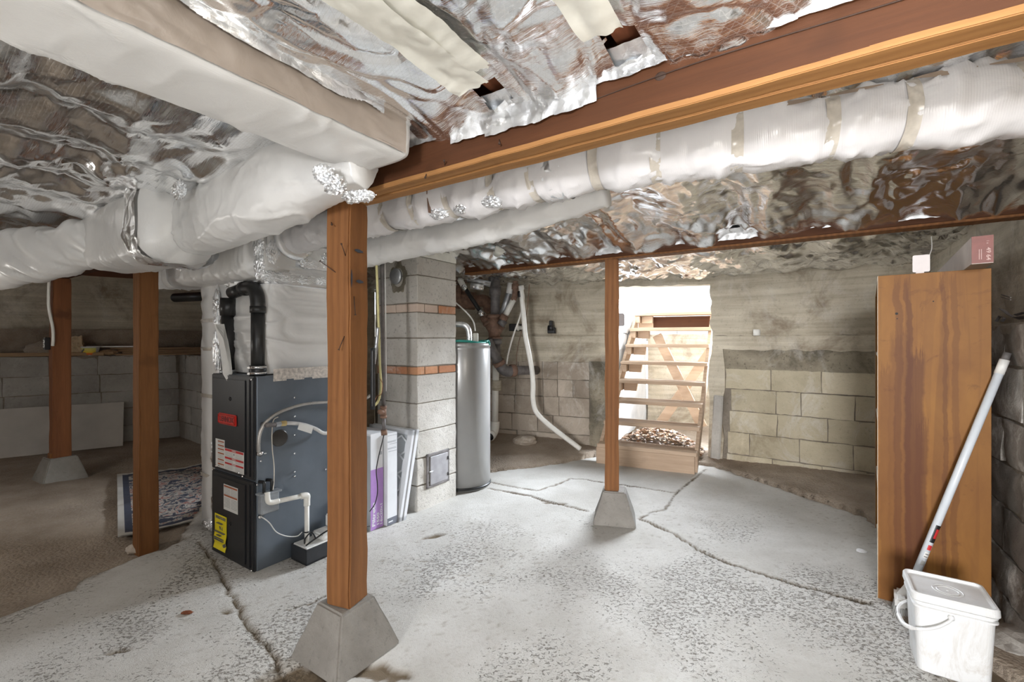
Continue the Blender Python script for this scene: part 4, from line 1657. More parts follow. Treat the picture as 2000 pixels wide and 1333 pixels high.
dr1 = door_panel(0.475, fh, 'door_panel')
dr2 = door_panel(0.0, 0.465, 'door_panel')
for x, z in ((-0.39, 0.497), (-0.35, 0.507), (-0.14, 0.497), (-0.10, 0.485), (-0.012, 1.0), (-0.012, 0.012)):
    mb = MB()
    mb.cyl((x, -0.004, z), (x, -0.015, z), 0.005, 10)
    mb.build('screw', M['chrome'], fu)
for z, dr in ((0.885, dr1), (0.205, dr2)):
    mb = MB()
    mb.lathe([(0.011, 0), (0.011, 0.003), (0.006, 0.004), (0.006, -0.001), (0, -0.001)], 16, Matrix.Translation((-0.235, -0.010, z)) @ Matrix.Rotation(R(90), 4, 'X'))
    mb.build('knockout', M['dark_plastic'], dr)
# badge
mb = MB()
mb.box((-0.350, -0.020, 0.742), (-0.160, -0.009, 0.802), 0.004, seg=2)
badge = mb.build('badge', simple('badge_red', (0.62, 0.03, 0.02), 0.35), fu)
badge['label'] = 'red enamel badge with raised lettering'
mb = MB()
for a, b_ in (((-0.345, -0.0222, 0.795), (-0.165, -0.0222, 0.795)), ((-0.345, -0.0222, 0.749), (-0.165, -0.0222, 0.749)), ((-0.345, -0.0222, 0.749), (-0.345, -0.0222, 0.795)), ((-0.165, -0.0222, 0.749), (-0.165, -0.0222, 0.795))):
    mb.cyl(a, b_, 0.0018, 6)
mb.build('rim', simple('badge_rim', (0.42, 0.03, 0.02), 0.35), badge)
put_text('LENNOX', 0.040, simple('badge_letter', (0.20, 0.02, 0.02), 0.4), badge, (-0.255, -0.0212, 0.772), (1, 0, 0), (0, 0, 1), 0.155, bold=0.001)
paper = simple('label_paper', (0.72, 0.71, 0.68), 0.5, 0, 0.03)
ink = simple('label_ink', (0.14, 0.14, 0.14), 0.6)
grey_ink = simple('label_grey', (0.40, 0.40, 0.38), 0.6)
redp = simple('label_red', (0.55, 0.03, 0.03), 0.5)
brownp = simple('label_brown', (0.42, 0.12, 0.05), 0.5)
yellow = simple('label_yellow', (0.85, 0.70, 0.01), 0.45, 0, 0.04)


def flat(x0, x1, z0, z1, y, mat, parent, name):
    mb = MB()
    mb.box((x0, y - 0.0005, z0), (x1, y, z1))
    return mb.build(name, mat, parent)


lab = flat(-0.400, -0.295, 0.495, 0.652, -0.0105, paper, fu, 'warning_label')
lab2 = flat(-0.295, -0.085, 0.495, 0.612, -0.0107, paper, fu, 'warning_label')
for z in (0.640, 0.618, 0.598, 0.575, 0.540, 0.515):
    flat(-0.372, -0.302, z - 0.0035, z + 0.0035, -0.0113, brownp, lab, 'stripe')
for z, h in ((0.604, 0.012), (0.560, 0.011), (0.531, 0.010)):
    o = flat(-0.290, -0.090, z - h / 2, z + h / 2, -0.0113, redp, lab2, 'stripe')
    put_text('WARNING', 0.009, paper, lab2, (-0.19, -0.0120, z), (1, 0, 0), (0, 0, 1))
mb = MB()
mb.prism([(-0.196, 0.583), (-0.184, 0.583), (-0.190, 0.595)], 0.0, 0.0006, Matrix(((1, 0, 0, 0), (0, 0, -1, -0.0113), (0, 1, 0, 0), (0, 0, 0, 1))))
mb.build('hazard_mark', ink, lab2)
mb = MB()
for z in (0.590, 0.583, 0.576, 0.570, 0.549, 0.543, 0.520, 0.513, 0.507, 0.501):
    mb.box((-0.288, -0.0114, z - 0.001), (-0.205, -0.0109, z + 0.001))
    mb.box((-0.175, -0.0114, z - 0.001), (-0.095, -0.0109, z + 0.001))
mb.build('fine_print', grey_ink, lab2)
mb = MB()
for z in (0.63, 0.609, 0.587, 0.565, 0.558, 0.551, 0.53, 0.525, 0.506, 0.501):
    mb.box((-0.372, -0.0112, z - 0.001), (-0.305, -0.0107, z + 0.001))
mb.build('fine_print', grey_ink, lab)
lab3 = flat(-0.306, -0.150, 0.272, 0.412, -0.0105, paper, fu, 'safety_label')
for z in (0.402, 0.352):
    flat(-0.300, -0.156, z - 0.0045, z + 0.0045, -0.0113, brownp, lab3, 'stripe')
mb = MB()
for k in range(14):
    z = 0.392 - k * 0.0078
    if abs(z - 0.352) < 0.008:
        continue
    mb.box((-0.300, -0.0112, z - 0.0015), (-0.232, -0.0107, z + 0.0015))
    mb.box((-0.224, -0.0112, z - 0.0015), (-0.156, -0.0107, z + 0.0015))
mb.build('fine_print', grey_ink, lab3)
# yellow energy label, curling at its foot
V, Fc = grid(-0.405, -0.268, 0.042, 0.232, 0.006)
k = np.clip((0.15 - V[:, 1]) / 0.1, 0, 1)
W = np.stack([V[:, 0] + 0.004 * np.sin(V[:, 1] * 55) * k, -0.0125 - 0.010 * k * np.abs(np.sin(V[:, 1] * 45)), V[:, 1]], 1)
en = grid_object('energy_label', W, Fc, yellow, None, parent=fu)
put_text('ENERGYGUIDE', 0.022, ink, en, (-0.337, -0.0132, 0.214), (1, 0, 0), (0, 0, 1), 0.115, bold=0.0006)
put_text('96.1', 0.026, ink, en, (-0.330, -0.0132, 0.158), (1, 0, 0), (0, 0, 1), bold=0.0006)
mb = MB()
for x0, x1, z in ((-0.365, -0.305, 0.188), (-0.393, -0.280, 0.138), (-0.365, -0.32, 0.120), (-0.398, -0.290, 0.104), (-0.398, -0.290, 0.094)):
    mb.box((x0, -0.0250, z - 0.0010), (x1, -0.0135, z + 0.0010))
mb.prism([(-0.290, 0.078), (-0.275, 0.088), (-0.275, 0.068)], 0.0, 0.012, Matrix(((1, 0, 0, 0), (0, 0, -1, -0.0135), (0, 1, 0, 0), (0, 0, 0, 1))))
mb.build('rule', ink, en)


# side fittings, in furnace coordinates: x = 0 is the side face
def side(px, py, off=0.0):
    p = PU(px, py, -2.394 + off)
    return (off, p[1] - 1.213, p[2])


for px, py in ((574, 777), (574, 814), (574, 850), (574, 886), (574, 922), (574, 931), (508, 901), (635, 917), (547, 1101), (501, 947)):
    mb = MB()
    p = side(px, py)
    mb.cyl(p, (0.006, p[1], p[2]), 0.0035, 8)
    mb.cyl((0.005, p[1], p[2]), (0.009, p[1], p[2]), 0.0055, 8)
    mb.build('screw', M['chrome'], fu)
mb = MB()
p = side(546, 856)
mb.lathe([(0.046, 0.0), (0.045, 0.003), (0.040, 0.005), (0, 0.004)], 32, Matrix.Translation(p) @ Matrix.Rotation(R(90), 4, 'Y'))
mb.build('hole_plug', simple('plug', (0.06, 0.055, 0.05), 0.3, 0.3), fu)

# armoured cable from the side of the furnace to the right
def world_from_side(q):
    return np.array(G(q[0] - 2.394, q[1] + 1.213, q[2]))


def routed(name, label, cat, pts, r, mat, n=8, rfun=None, cat_k=8):
    o0 = np.array(pts[0])
    mb = MB()
    mb.tube([np.array(p) - o0 for p in pts], r, n, cat_k, rfun=rfun)
    return tag(mb.build(name, mat, None, tuple(o0)), label, cat)


ac = [world_from_side(side(*p)) for p in [(505, 884, 0.030), (505, 866, 0.035), (508, 846, 0.035), (517, 828, 0.035), (535, 812, 0.035), (560, 800, 0.035), (595, 790, 0.035), (640, 786, 0.035), (700, 785, 0.035), (728, 770, 0.04)]]
routed('armoured_cable', 'ribbed metal armoured cable arching over the furnace side', 'cable', ac, 0.0085, simple('armour', (0.52, 0.50, 0.47), 0.35, 0.7, 0.1), 10,
       rfun=lambda t: 0.0085 * (1 + 0.16 * (1 if int(t * 260) % 2 else -1)), cat_k=30)
t_ = thing('cable_clamp', 'small chrome cable connector low on the furnace side', 'connector', G(-2.394, 1.213, 0), ROT)
t_.location = world_from_side(side(505, 886))
mb = MB()
mb.cyl((0, 0, 0), (0.02, 0, 0), 0.014, 14)
mb.cyl((0.016, 0, -0.008), (0.022, 0, 0.012), 0.012, 14)
mb.build('body', M['chrome'], t_)
mb = MB()
mb.cyl((0.03, 0.012, 0.0), (0.03, 0.024, 0.0), 0.004, 8)
mb.build('screw', M['chrome'], t_)
# gas connector
t_ = thing('gas_connector', 'grey flexible gas line with brass nut and paper tag on the furnace side', 'gas pipe', tuple(world_from_side(side(513, 829))), ROT)
o_ = np.array(side(513, 829))


def sl(px, py, off):
    return np.array(side(px, py, off)) - o_


mb = MB()
mb.cyl((0, 0, 0), (0.045, 0, 0), 0.012, 14)
mb.tube([(0.045, 0, 0), sl(522, 831, 0.05), sl(538, 830, 0.05)], 0.012, 12)
mb.build('elbow', M['iron_grey'], t_)
mb = MB()
mb.cyl(sl(538, 830, 0.05), sl(548, 828, 0.05), 0.0145, 6, False)
mb.build('union_nut', M['galv'], t_)
mb = MB()
mb.cyl(sl(548, 828, 0.05), sl(558, 827, 0.05), 0.0155, 6, False)
mb.build('union_nut', M['brass'], t_)
mb = MB()
mb.tube([sl(558, 827, 0.05), sl(580, 828, 0.05), sl(600, 832, 0.05), sl(618, 839, 0.05), sl(630, 846, 0.05), sl(640, 846, 0.05), sl(652, 836, 0.05)], 0.0105, 12)
mb.build('flexible_line', simple('coated_line', (0.60, 0.59, 0.57), 0.4), t_)
mb = MB()
a, b_ = sl(585, 826, 0.062), sl(612, 835, 0.062)
mb.add([a, b_, b_ + np.array([0, -0.012, -0.035]), a + np.array([0, -0.012, -0.035])], [(0, 1, 2, 3)])
mb.build('paper_tag', paper, t_)
# thin tubing
routed('thin_tube', 'thin pale tube hanging down the furnace side to the drain trap', 'tube',
       [world_from_side(side(*p)) for p in [(543, 815, 0.03), (534, 822, 0.03), (531, 850, 0.02), (532, 880, 0.02), (535, 910, 0.02), (535, 940, 0.03), (533, 958, 0.05)]], 0.0028, M['clear_tape'], 6)
routed('thin_tube', 'thin white control wire looping from the furnace side to the pump', 'wire',
       [world_from_side(side(*p)) for p in [(507, 1010, 0.0), (515, 1013, 0.02), (527, 1023, 0.03), (540, 1040, 0.035), (560, 1048, 0.04), (580, 1048, 0.06), (590, 1040, 0.075)]], 0.0028, M['white_plastic'], 6)
mb = MB()
p = side(507, 1010)
mb.lathe([(0.010, 0), (0.010, 0.008), (0.005, 0.010), (0.0, 0.010)], 12, Matrix.Translation(p) @ Matrix.Rotation(R(90), 4, 'Y'))
mb.build('grommet', M['chrome'], fu)

# drain trap
t_ = thing('condensate_trap', 'small grey plastic drain trap with two black hoses on the furnace side', 'drain trap', tuple(world_from_side(side(517, 1000))), ROT)
tm = simple('trap_grey', (0.28, 0.30, 0.32), 0.4)
mb = MB()
mb.box((0.002, -0.04, 0.0), (0.045, 0.055, 0.105), 0.006)
mb.box((0.002, -0.05, 0.100), (0.052, 0.065, 0.110), 0.002)
mb.build('body', tm, t_)
for k, y in enumerate((-0.018, 0.022)):
    mb = MB()
    mb.tube([(0.028, y, 0.10), (0.030, y, 0.145), (0.024, y, 0.163), (0.0, y - 0.012, 0.165)], 0.0085, 10)
    mb.build('hose', M['dark_plastic'], t_)
# white drain pipe
t_ = thing('drain_pipe', 'white plastic drain pipe from the trap down into the pump', 'pipe', tuple(world_from_side(side(522, 985))), ROT)
o_ = np.array(side(522, 985))
mb = MB()
q = [sl(522, 968, 0.05), sl(524, 980, 0.052), sl(532, 982, 0.055), sl(545, 979, 0.060), sl(580, 972, 0.085), sl(592, 969, 0.090)]
mb.tube([q[0] + np.array([0, 0, 0.015]), q[0], q[1], q[2], q[3]], 0.0135, 14)
mb.cyl(q[3], q[5], 0.0125, 14)
mb.build('pipe', M['pvc'], t_)
mb = MB()
e0, e1 = q[5], q[5] + np.array([0.0, 0.022, -0.03])
mb.tube([q[4] + (q[5] - q[4]) * 0.6, q[5], q[5] + np.array([0, 0.022, -0.006]), e1, e1 + np.array([0, 0, -0.03])], 0.0170, 14)
mb.build('elbow', M['pvc'], t_)
mb = MB()
foot = np.array(side(598, 1078, 0.09)) - o_
mb.cyl(e1 + np.array([0, 0, -0.02]), (e1[0], e1[1], foot[2] + 0.02), 0.0125, 14)
mb.build('pipe', M['pvc'], t_)
mb = MB()
mb.cyl((e1[0], e1[1], foot[2] + 0.105), (e1[0], e1[1], foot[2] + 0.112), 0.0145, 12)
mb.build('cable_tie', M['dark_plastic'], t_)
# condensate pump
t_ = thing('condensate_pump', 'low pump with a black tray and white ribbed cover beside the furnace', 'pump', G(-2.306, 1.565, 0), ROT)
mb = MB()
for lo, hi in (((-0.072, -0.165, 0.0), (0.072, 0.165, 0.012)), ((-0.072, -0.165, 0.0), (-0.066, 0.165, 0.085)), ((0.066, -0.165, 0.0), (0.072, 0.165, 0.085)),
               ((-0.072, -0.165, 0.0), (0.072, -0.159, 0.085)), ((-0.072, 0.159, 0.0), (0.072, 0.165, 0.085))):
    mb.box(lo, hi, 0.002)
mb.build('tray', simple('tray_black', (0.03, 0.032, 0.036), 0.45, 0, 0.2, 15), t_)
mb = MB()
mb.box((-0.066, -0.159, 0.072), (0.066, 0.159, 0.088), 0.005, seg=2)
mb.box((-0.050, -0.06, 0.088), (0.060, 0.13, 0.125), 0.010, seg=2)
mb.build('cover', M['white_plastic'], t_)
mb = MB()
mb.box((-0.045, 0.02, 0.12), (0.055, 0.15, 0.205), 0.014, seg=3)
for k in range(6):
    mb.box((0.052, 0.035 + k * 0.018, 0.135), (0.059, 0.043 + k * 0.018, 0.19), 0.002)
mb.build('motor_cover', M['white_plastic'], t_)
mb = MB()
mb.tube([(0.03, -0.14, 0.09), (0.06, -0.11, 0.12), (0.07, -0.03, 0.145), (0.075, 0.06, 0.14), (0.078, 0.15, 0.115), (0.07, 0.25, 0.07)], 0.0042, 8)
mb.tube([(0.0, -0.13, 0.09), (0.03, -0.145, 0.13), (0.05, -0.12, 0.16), (0.06, -0.10, 0.12)], 0.004, 8)
mb.build('power_cord', M['dark_plastic'], t_)

# black flue pipes
t_ = thing('exhaust_pipe', 'black plastic pipe with an elbow and two steel clamps on the furnace', 'pipe', G(-2.456, 1.262, 1.015), ROT)
mb = MB()
mb.cyl((0, 0, 0), (0, 0, 0.36), 0.0335, 28)
mb.build('pipe', M['black_pipe'], t_)
mb = MB()
mb.cyl((0, 0, 0.335), (0, 0, 0.37), 0.0385, 28)
mb.tube([(0, 0, 0.36), (0, 0, 0.39), (-0.012, 0, 0.435), (-0.05, 0, 0.468), (-0.09, 0, 0.474), (-0.13, 0, 0.474)], 0.0365, 22, 8)
mb.build('elbow', M['black_pipe'], t_)
mb = MB()
mb.cyl((-0.115, 0, 0.474), (-0.155, 0, 0.474), 0.0395, 28)
mb.cyl((-0.15, 0, 0.474), (-0.26, -0.01, 0.455), 0.0335, 28)
mb.build('coupling', M['black_pipe'], t_)
mb = MB()
mb.cyl((0, 0, 0.0), (0, 0, 0.055), 0.041, 28)
mb.build('rubber_boot', M['dark_plastic'], t_)
for z in (0.006, 0.038):
    mb = MB()
    mb.cyl((0, 0, z), (0, 0, z + 0.014), 0.0425, 32)
    mb.box((-0.008, -0.052, z), (0.014, -0.040, z + 0.014), 0.002)
    mb.build('hose_clamp', M['chrome'], t_)
t_ = thing('intake_pipe', 'straight black plastic pipe rising from the furnace beside the clamped one', 'pipe', G(-2.782, 1.262, 1.015), ROT)
mb = MB()
mb.cyl((0, 0, 0), (0, 0, 0.37), 0.0335, 28)
mb.build('pipe', M['black_pipe'], t_)
mb = MB()
mb.lathe([(0.0405, 0.33), (0.0405, 0.43), (0.036, 0.43)], 28)
mb.build('coupling', M['black_pipe'], t_)
mb = MB()
mb.cyl((0, 0, 0), (0, 0, 0.02), 0.042, 28)
mb.build('collar', M['galv'], t_)
# papers stuck behind the pipe
t_ = thing('paper_bundle', 'curled stack of manual pages tucked against the black intake pipe', 'papers', G(-2.745, 1.245, 1.02), ROT)
for k in range(5):
    V, Fc = grid(0, 0.10, 0, 0.275, 0.012)
    tt = V[:, 1] / 0.275
    W = np.stack([V[:, 0] * 0.55 - 0.045 + 0.075 * (1 - tt) ** 1.5 + k * 0.006, -0.046 - 0.004 * k + 0.02 * V[:, 0] / 0.1 + 0.012 * np.sin(tt * 3) + 0.01 * (1 - tt), 0.0 + V[:, 1] - 0.02 * V[:, 0] / 0.1 * k], 1)
    grid_object('sheet', W, Fc, paper, None, parent=t_)

# ================================================================== CHIMNEY
CU, CS = -2.291, 2.271          # near right corner
ch = thing('chimney', 'square grey block chimney with orange brick courses and a small iron clean-out door', 'chimney', G(CU, CS, 0), ROT)
A = 0.416


def solid_block(x0, x1, y0, y1, z0, z1, mat, name, seed, amp=0.004):
    b = bmesh.new()
    bmesh.ops.create_cube(b, size=1.0)
    for v in b.verts:
        v.co = Vector((v.co.x * (x1 - x0) + (x0 + x1) / 2, v.co.y * (y1 - y0) + (y0 + y1) / 2, v.co.z * (z1 - z0) + (z0 + z1) / 2))
    bmesh.ops.bevel(b, geom=b.edges[:], offset=0.004, segments=1, affect='EDGES')
    bmesh.ops.subdivide_edges(b, edges=[e for e in b.edges if e.calc_length() > 0.05], cuts=2, use_grid_fill=True)
    P = np.array([v.co[:] for v in b.verts])
    D = np.stack([pn(P * 20 + seed), pn(P * 20 + seed + 5), pn(P * 20 + seed + 9)], 1) * amp
    for v, q in zip(b.verts, D):
        v.co += Vector(q)
    mb = MB()
    mb.bm(b)
    return mb.build(name, mat, ch)


mb = MB()
mb.box((-A + 0.008, 0.008, -0.05), (-0.008, A - 0.008, 1.88), 0)
mb.build('mortar_core', M['mortar'], ch)
zc = [-0.03, 0.176, 0.369, 0.557, 0.757, 0.959, None, 1.019, 1.221, 1.404, None, 1.467, 1.666, 1.769]
courses = [(-0.03, 0.176), (0.176, 0.369), (0.369, 0.557), (0.557, 0.757), (0.757, 0.959), (1.019, 1.221), (1.221, 1.404), (1.467, 1.666), (1.666, 1.80)]
for i, (a, b_) in enumerate(courses):
    solid_block(-A, 0, 0, A, a + 0.004, b_ - 0.003, M['cmu_chimney'], 'chimney_block', i * 3.3)
for z0, z1, mat in ((0.959, 1.019, 'brick'), (1.404, 1.467, 'brick_pale')):
    for j, (y0, y1) in enumerate(((0.0, 0.075), (0.08, 0.215), (0.225, A))):
        solid_block(-0.10, 0.002, y0, y1 - 0.006, z0 + 0.003, z1 - 0.004, M[mat] if not (mat == 'brick_pale' and j == 2) else M['brick'], 'brick', j + z0, 0.002)
    for j, (x0, x1) in enumerate(((-0.215, -0.106), (-A, -0.222))):
        solid_block(x0, x1, -0.002, 0.1, z0 + 0.003, z1 - 0.004, M[mat], 'brick', j + z0 + 7, 0.002)
mb = MB()
mb.box((-A, -0.004, 1.80), (0.003, A, 1.87), 0.003)
mb.build('top_board', M['tape_cream'], ch)
# clean-out door on the right face (x = 0)
mb = MB()
for lo, hi in (((0.0, 0.085, 0.14), (0.012, 0.325, 0.155)), ((0.0, 0.085, 0.365), (0.012, 0.325, 0.385)), ((0.0, 0.085, 0.14), (0.012, 0.105, 0.385)), ((0.0, 0.305, 0.14), (0.012, 0.325, 0.385))):
    mb.box(lo, hi, 0.002)
mb.build('door_frame', M['iron_grey'], ch)
mb = MB()
mb.box((0.004, 0.118, 0.158), (0.016, 0.305, 0.362), 0.003)
cd = mb.build('cleanout_door', simple('door_iron', (0.33, 0.32, 0.33), 0.55, 0.2, 0.15, 15), ch)
mb = MB()
mb.box((0.016, 0.100, 0.252), (0.022, 0.140, 0.262), 0.002)
mb.cyl((0.014, 0.112, 0.257), (0.030, 0.112, 0.257), 0.004, 8)
mb.build('latch', M['galv'], cd)
for z in (0.20, 0.32):
    mb = MB()
    mb.cyl((0.018, 0.303, z - 0.012), (0.018, 0.303, z + 0.012), 0.005, 8)
    mb.build('hinge', M['dark_plastic'], cd)
# flue opening cover on the near face
mb = MB()
mb.lathe([(0.0, 0.018), (0.052, 0.018), (0.058, 0.010), (0.058, 0.0)], 32, Matrix.Translation((-0.205, -0.005, 1.668)) @ Matrix.Rotation(R(90), 4, 'X'))
mb.build('flue_cover', M['galv'], ch)
mb = MB()
Vv = []
for i in range(40):
    a = 2 * math.pi * i / 40
    rr = 0.085 + 0.008 * math.sin(a * 5) + 0.006 * math.sin(a * 11)
    for r_, y in ((0.055, -0.002), (rr, -0.004), (rr + 0.006, 0.0)):
        Vv.append((-0.190 + r_ * math.cos(a) * 0.92, y, 1.66 + r_ * math.sin(a) * 1.25))
Ff = []
for i in range(40):
    j = (i + 1) % 40
    for k in range(2):
        Ff.append((i * 3 + k, j * 3 + k, j * 3 + k + 1, i * 3 + k + 1))
mb.add(Vv, Ff)
mb.tube([Vv[i * 3 + 1] for i in range(40)] + [Vv[1]], 0.004, 6, 1)
mb.build('mortar_ring', M['wall_band'], ch)

# ---- iron gas riser, yellow cable and flexible conduit between post and chimney
Yg = 2.78
t_ = thing('gas_riser', 'thin dark iron gas pipe with rusty tee dropping in front of the chimney', 'pipe', PY(751, 846, Yg))
o0 = np.array(PY(751, 846, Yg))


def rel(px, py, Y=Yg):
    return np.array(PY(px, py, Y)) - o0


mb = MB()
mb.cyl(rel(746, 500), rel(749, 800), 0.0115, 14)
mb.build('pipe', M['iron_grey'], t_)
mb = MB()
mb.cyl(rel(749, 793), rel(749, 798), 0.021, 14)
mb.cyl(rel(749, 798), rel(749, 812), 0.018, 14)
mb.cyl(rel(749, 812), rel(749, 817), 0.021, 14)
mb.cyl(rel(749, 805), rel(741, 805, 2.74), 0.015, 12)
mb.build('tee', M['iron_brown'], t_)
mb = MB()
mb.cyl(rel(749, 815), rel(750, 842), 0.0115, 14)
mb.build('pipe', M['iron_grey'], t_)
mb = MB()
mb.cyl(rel(750, 840), rel(750.5, 850), 0.019, 14)
mb.build('cap', M['iron_brown'], t_)


def run(name, label, cat, pp, Y, r, mat, n=8, k=8, rfun=None):
    return routed(name, label, cat, [PY(p[0], p[1], p[2] if len(p) > 2 else Y) for p in pp], r, mat, n, rfun, k)


run('yellow_cable', 'pale yellow cable running down beside the thin iron pipe', 'cable', [(735, 505), (737, 560), (739, 620), (741, 680), (742, 715), (744, 745), (743, 765), (738, 785), (726, 797)], 2.72, 0.0075, simple('cable_yellow', (0.68, 0.62, 0.30), 0.45), 8)
run('white_cable', 'thin white cable just right of the yellow one', 'cable', [(752, 512), (753, 600), (754, 700), (754, 765)], 2.80, 0.0035, M['white_plastic'], 6)
run('flexible_conduit', 'ribbed grey flexible conduit curving behind the front post', 'conduit', [(738, 640), (736, 665), (733, 690), (731, 705), (728, 718)], 2.66, 0.010, M['galv'], 10, 14,
    rfun=lambda t: 0.010 * (1 + 0.15 * (1 if int(t * 50) % 2 else -1)))
run('black_conduit', 'short black sleeve hanging behind the front post', 'conduit', [(728, 680), (728, 740), (728, 800)], 2.62, 0.014, M['black_pipe'], 12)
run('control_wire', 'thin red and white control wires looping near the iron pipe', 'wire', [(742, 740), (747, 750), (745, 770), (736, 775), (730, 790)], 2.70, 0.0022, M['copper'], 5)
run('drop_cable', 'thin black cord hanging down the front of the purple box', 'cord', [(750, 850, 2.75), (745, 870, 2.74), (739, 895, 2.74), (735, 920, 2.74), (737, 945, 2.74), (737, 965, 2.74), (732, 985, 2.73), (722, 1000, 2.72)], Yg, 0.0032, M['dark_plastic'], 6)

# ---- filter boxes and filters
M['box_white'] = simple('box_white', (0.72, 0.73, 0.75), 0.5, 0, 0.05, 8)
M['box_grey'] = simple('box_grey', (0.42, 0.44, 0.46), 0.5, 0, 0.05, 8)
M['box_purple'] = simple('box_purple', (0.42, 0.24, 0.56), 0.45, 0, 0.12, 7)
t_ = thing('filter_box', 'upright white and purple furnace filter box with white lettering', 'box', G(-2.30, 1.875, 0), ROT)
mb = MB()
mb.box((-0.45, 0, 0.002), (0.0, 0.100, 0.612), 0.003)
mb.build('carton', M['box_white'], t_)
mb = MB()
mb.box((-0.4505, -0.0015, 0.002), (0.0005, 0.0, 0.60), 0)
mb.build('side_print', M['box_grey'], t_)
mb = MB()
mb.box((0.0, 0.001, 0.004), (0.0015, 0.099, 0.385), 0)
pp_ = mb.build('purple_print', M['box_purple'], t_)
put_text('Filtrete', 0.034, M['box_white'], pp_, (0.002, 0.024, 0.100), (0, 0, 1), (0, -1, 0), 0.15, bold=0.0008)
put_text('1550', 0.026, M['box_white'], pp_, (0.002, 0.058, 0.062), (0, 0, 1), (0, -1, 0), 0.075, bold=0.0006)
put_text('16x20x1', 0.024, M['box_white'], pp_, (0.002, 0.084, 0.088), (0, 0, 1), (0, -1, 0), 0.13, bold=0.0004)
mb = MB()
mb.box((0.0, 0.072, 0.47), (0.0018, 0.090, 0.49), 0)
mb.build('print_mark', M['box_grey'], t_)
t_ = thing('filter_box', 'upright plain white filter box behind the purple one', 'box', G(-2.272, 1.985, 0), ROT)
mb = MB()
mb.box((-0.45, 0, 0.002), (0.0, 0.085, 0.60), 0.003)
mb.build('carton', M['box_white'], t_)
mb = MB()
mb.box((0.0, 0.0, 0.004), (0.0015, 0.085, 0.050), 0)
mb.build('dark_band', simple('box_slate', (0.15, 0.16, 0.19), 0.5), t_)
mb = MB()
mb.box((0.0, 0.01, 0.022), (0.0022, 0.045, 0.030), 0)
mb.build('print_mark', M['box_white'], t_)
mb = MB()
for z, a, b_ in ((0.585, 0.004, 0.08), (0.548, 0.004, 0.075), (0.542, 0.004, 0.07), (0.530, 0.02, 0.08), (0.505, 0.004, 0.075), (0.499, 0.004, 0.075), (0.482, 0.01, 0.08)):
    mb.box((0.0, a, z - 0.0015), (0.0018, b_, z + 0.0015), 0)
mb.build('fine_print', M['box_grey'], t_)
lean = math.atan2(0.125, 0.60)
for i in range(2):
    t_ = thing('air_filter', ['white pleated air filter with hexagon grille leaning behind the boxes', 'outer white framed air filter leaning against the chimney'][i], 'air filter',
               G(-2.262 + 0.005 * i, 2.078 + 0.032 * i, 0.001), ROT, rot=(-lean, 0, ROT))
    mb = MB()
    th = 0.024
    for lo, hi in (((-0.45, 0, 0.0), (0, th, 0.03)), ((-0.45, 0, 0.565), (0, th, 0.60)), ((-0.45, 0, 0.0), (-0.41, th, 0.60)), ((-0.045, 0, 0.0), (0, th, 0.60))):
        mb.box(lo, hi, 0.001)
    mb.build('frame', M['box_white'], t_)
    mb = MB()
    n = 40
    Vv = []
    for k in range(n + 1):
        x = -0.41 + 0.365 * k / n
        y = th * (0.35 + 0.4 * (k % 2))
        Vv += [(x, y, 0.03), (x, y, 0.565)]
    mb.add(Vv, [(2 * k, 2 * k + 2, 2 * k + 3, 2 * k + 1) for k in range(n)])
    mb.build('pleats', M['box_grey'], t_)
    mb = MB()
    for r_ in range(4):
        for c_ in range(3):
            cx, cz = -0.10 - c_ * 0.12, 0.11 + r_ * 0.125 + (0.06 if c_ % 2 else 0)
            if cz > 0.53:
                continue
            for q in range(6):
                a0, a1 = R(60 * q + 90), R(60 * q + 150)
                mb.beam((cx + 0.062 * math.cos(a0), 0.001, cz + 0.068 * math.sin(a0)), (cx + 0.062 * math.cos(a1), 0.001, cz + 0.068 * math.sin(a1)), 0.012, 0.003, up=(0, 1, 0))
    mb.build('grille', M['box_white'], t_)

# ================================================================== WATER HEATER
wx, wy = -0.413, 3.785
t_ = thing('water_heater', 'tall grey cylindrical water heater behind the chimney, green strap on top', 'water heater', (wx, wy, 0))
heater_paint = simple('heater_grey', (0.36, 0.355, 0.345), 0.28, 0.25, 0.06, 4)
mb = MB()
mb.lathe([(0.222, 0.0), (0.222, 0.03), (0.23, 0.035), (0.23, 1.135), (0.225, 1.15), (0.232, 1.153), (0.232, 1.178), (0.222, 1.184), (0, 1.186)], 64)
mb.build('tank', heater_paint, t_)
mb = MB()
mb.lathe([(0.223, 0.012), (0.236, 0.016), (0.236, 0.030), (0.2225, 0.034)], 64)
mb.build('base_ring', M['dark_plastic'], t_)
mb = MB()
mb.tube([(0.20 * math.cos(a) + 0.0, 0.20 * math.sin(a), 1.192 + 0.008 * math.sin(a * 3)) for a in np.linspace(-2.6, 0.9, 14)], 0.010, 8)
mb.tube([(0.195, -0.06, 1.195), (0.215, -0.03, 1.20), (0.225, -0.06, 1.17)], 0.010, 8)
mb.build('strap', simple('teal_strap', (0.03, 0.33, 0.27), 0.4), t_)
mb = MB()
a = np.array(PY(914, 661, 3.75)) - np.array((wx, wy, 0))
mb.tube([(a[0] + 0.01, a[1], 1.186), (a[0] + 0.01, a[1], 1.24), (a[0], a[1], 1.30), (a[0] - 0.04, a[1], 1.335), (a[0] - 0.14, a[1], 1.34)], 0.024, 16, 10, rfun=lambda t: 0.024 * (1 + 0.06 * math.sin(t * 120)))
mb.build('flexible_connector', M['foil_tape'], t_)
mb = MB()
a = np.array(PY(929, 660, 3.72)) - np.array((wx, wy, 0))
mb.box((a[0] - 0.022, a[1] - 0.02, 1.186), (a[0] + 0.022, a[1] + 0.02, 1.265), 0.006)
mb.build('junction_box', M['tape_cream'], t_)
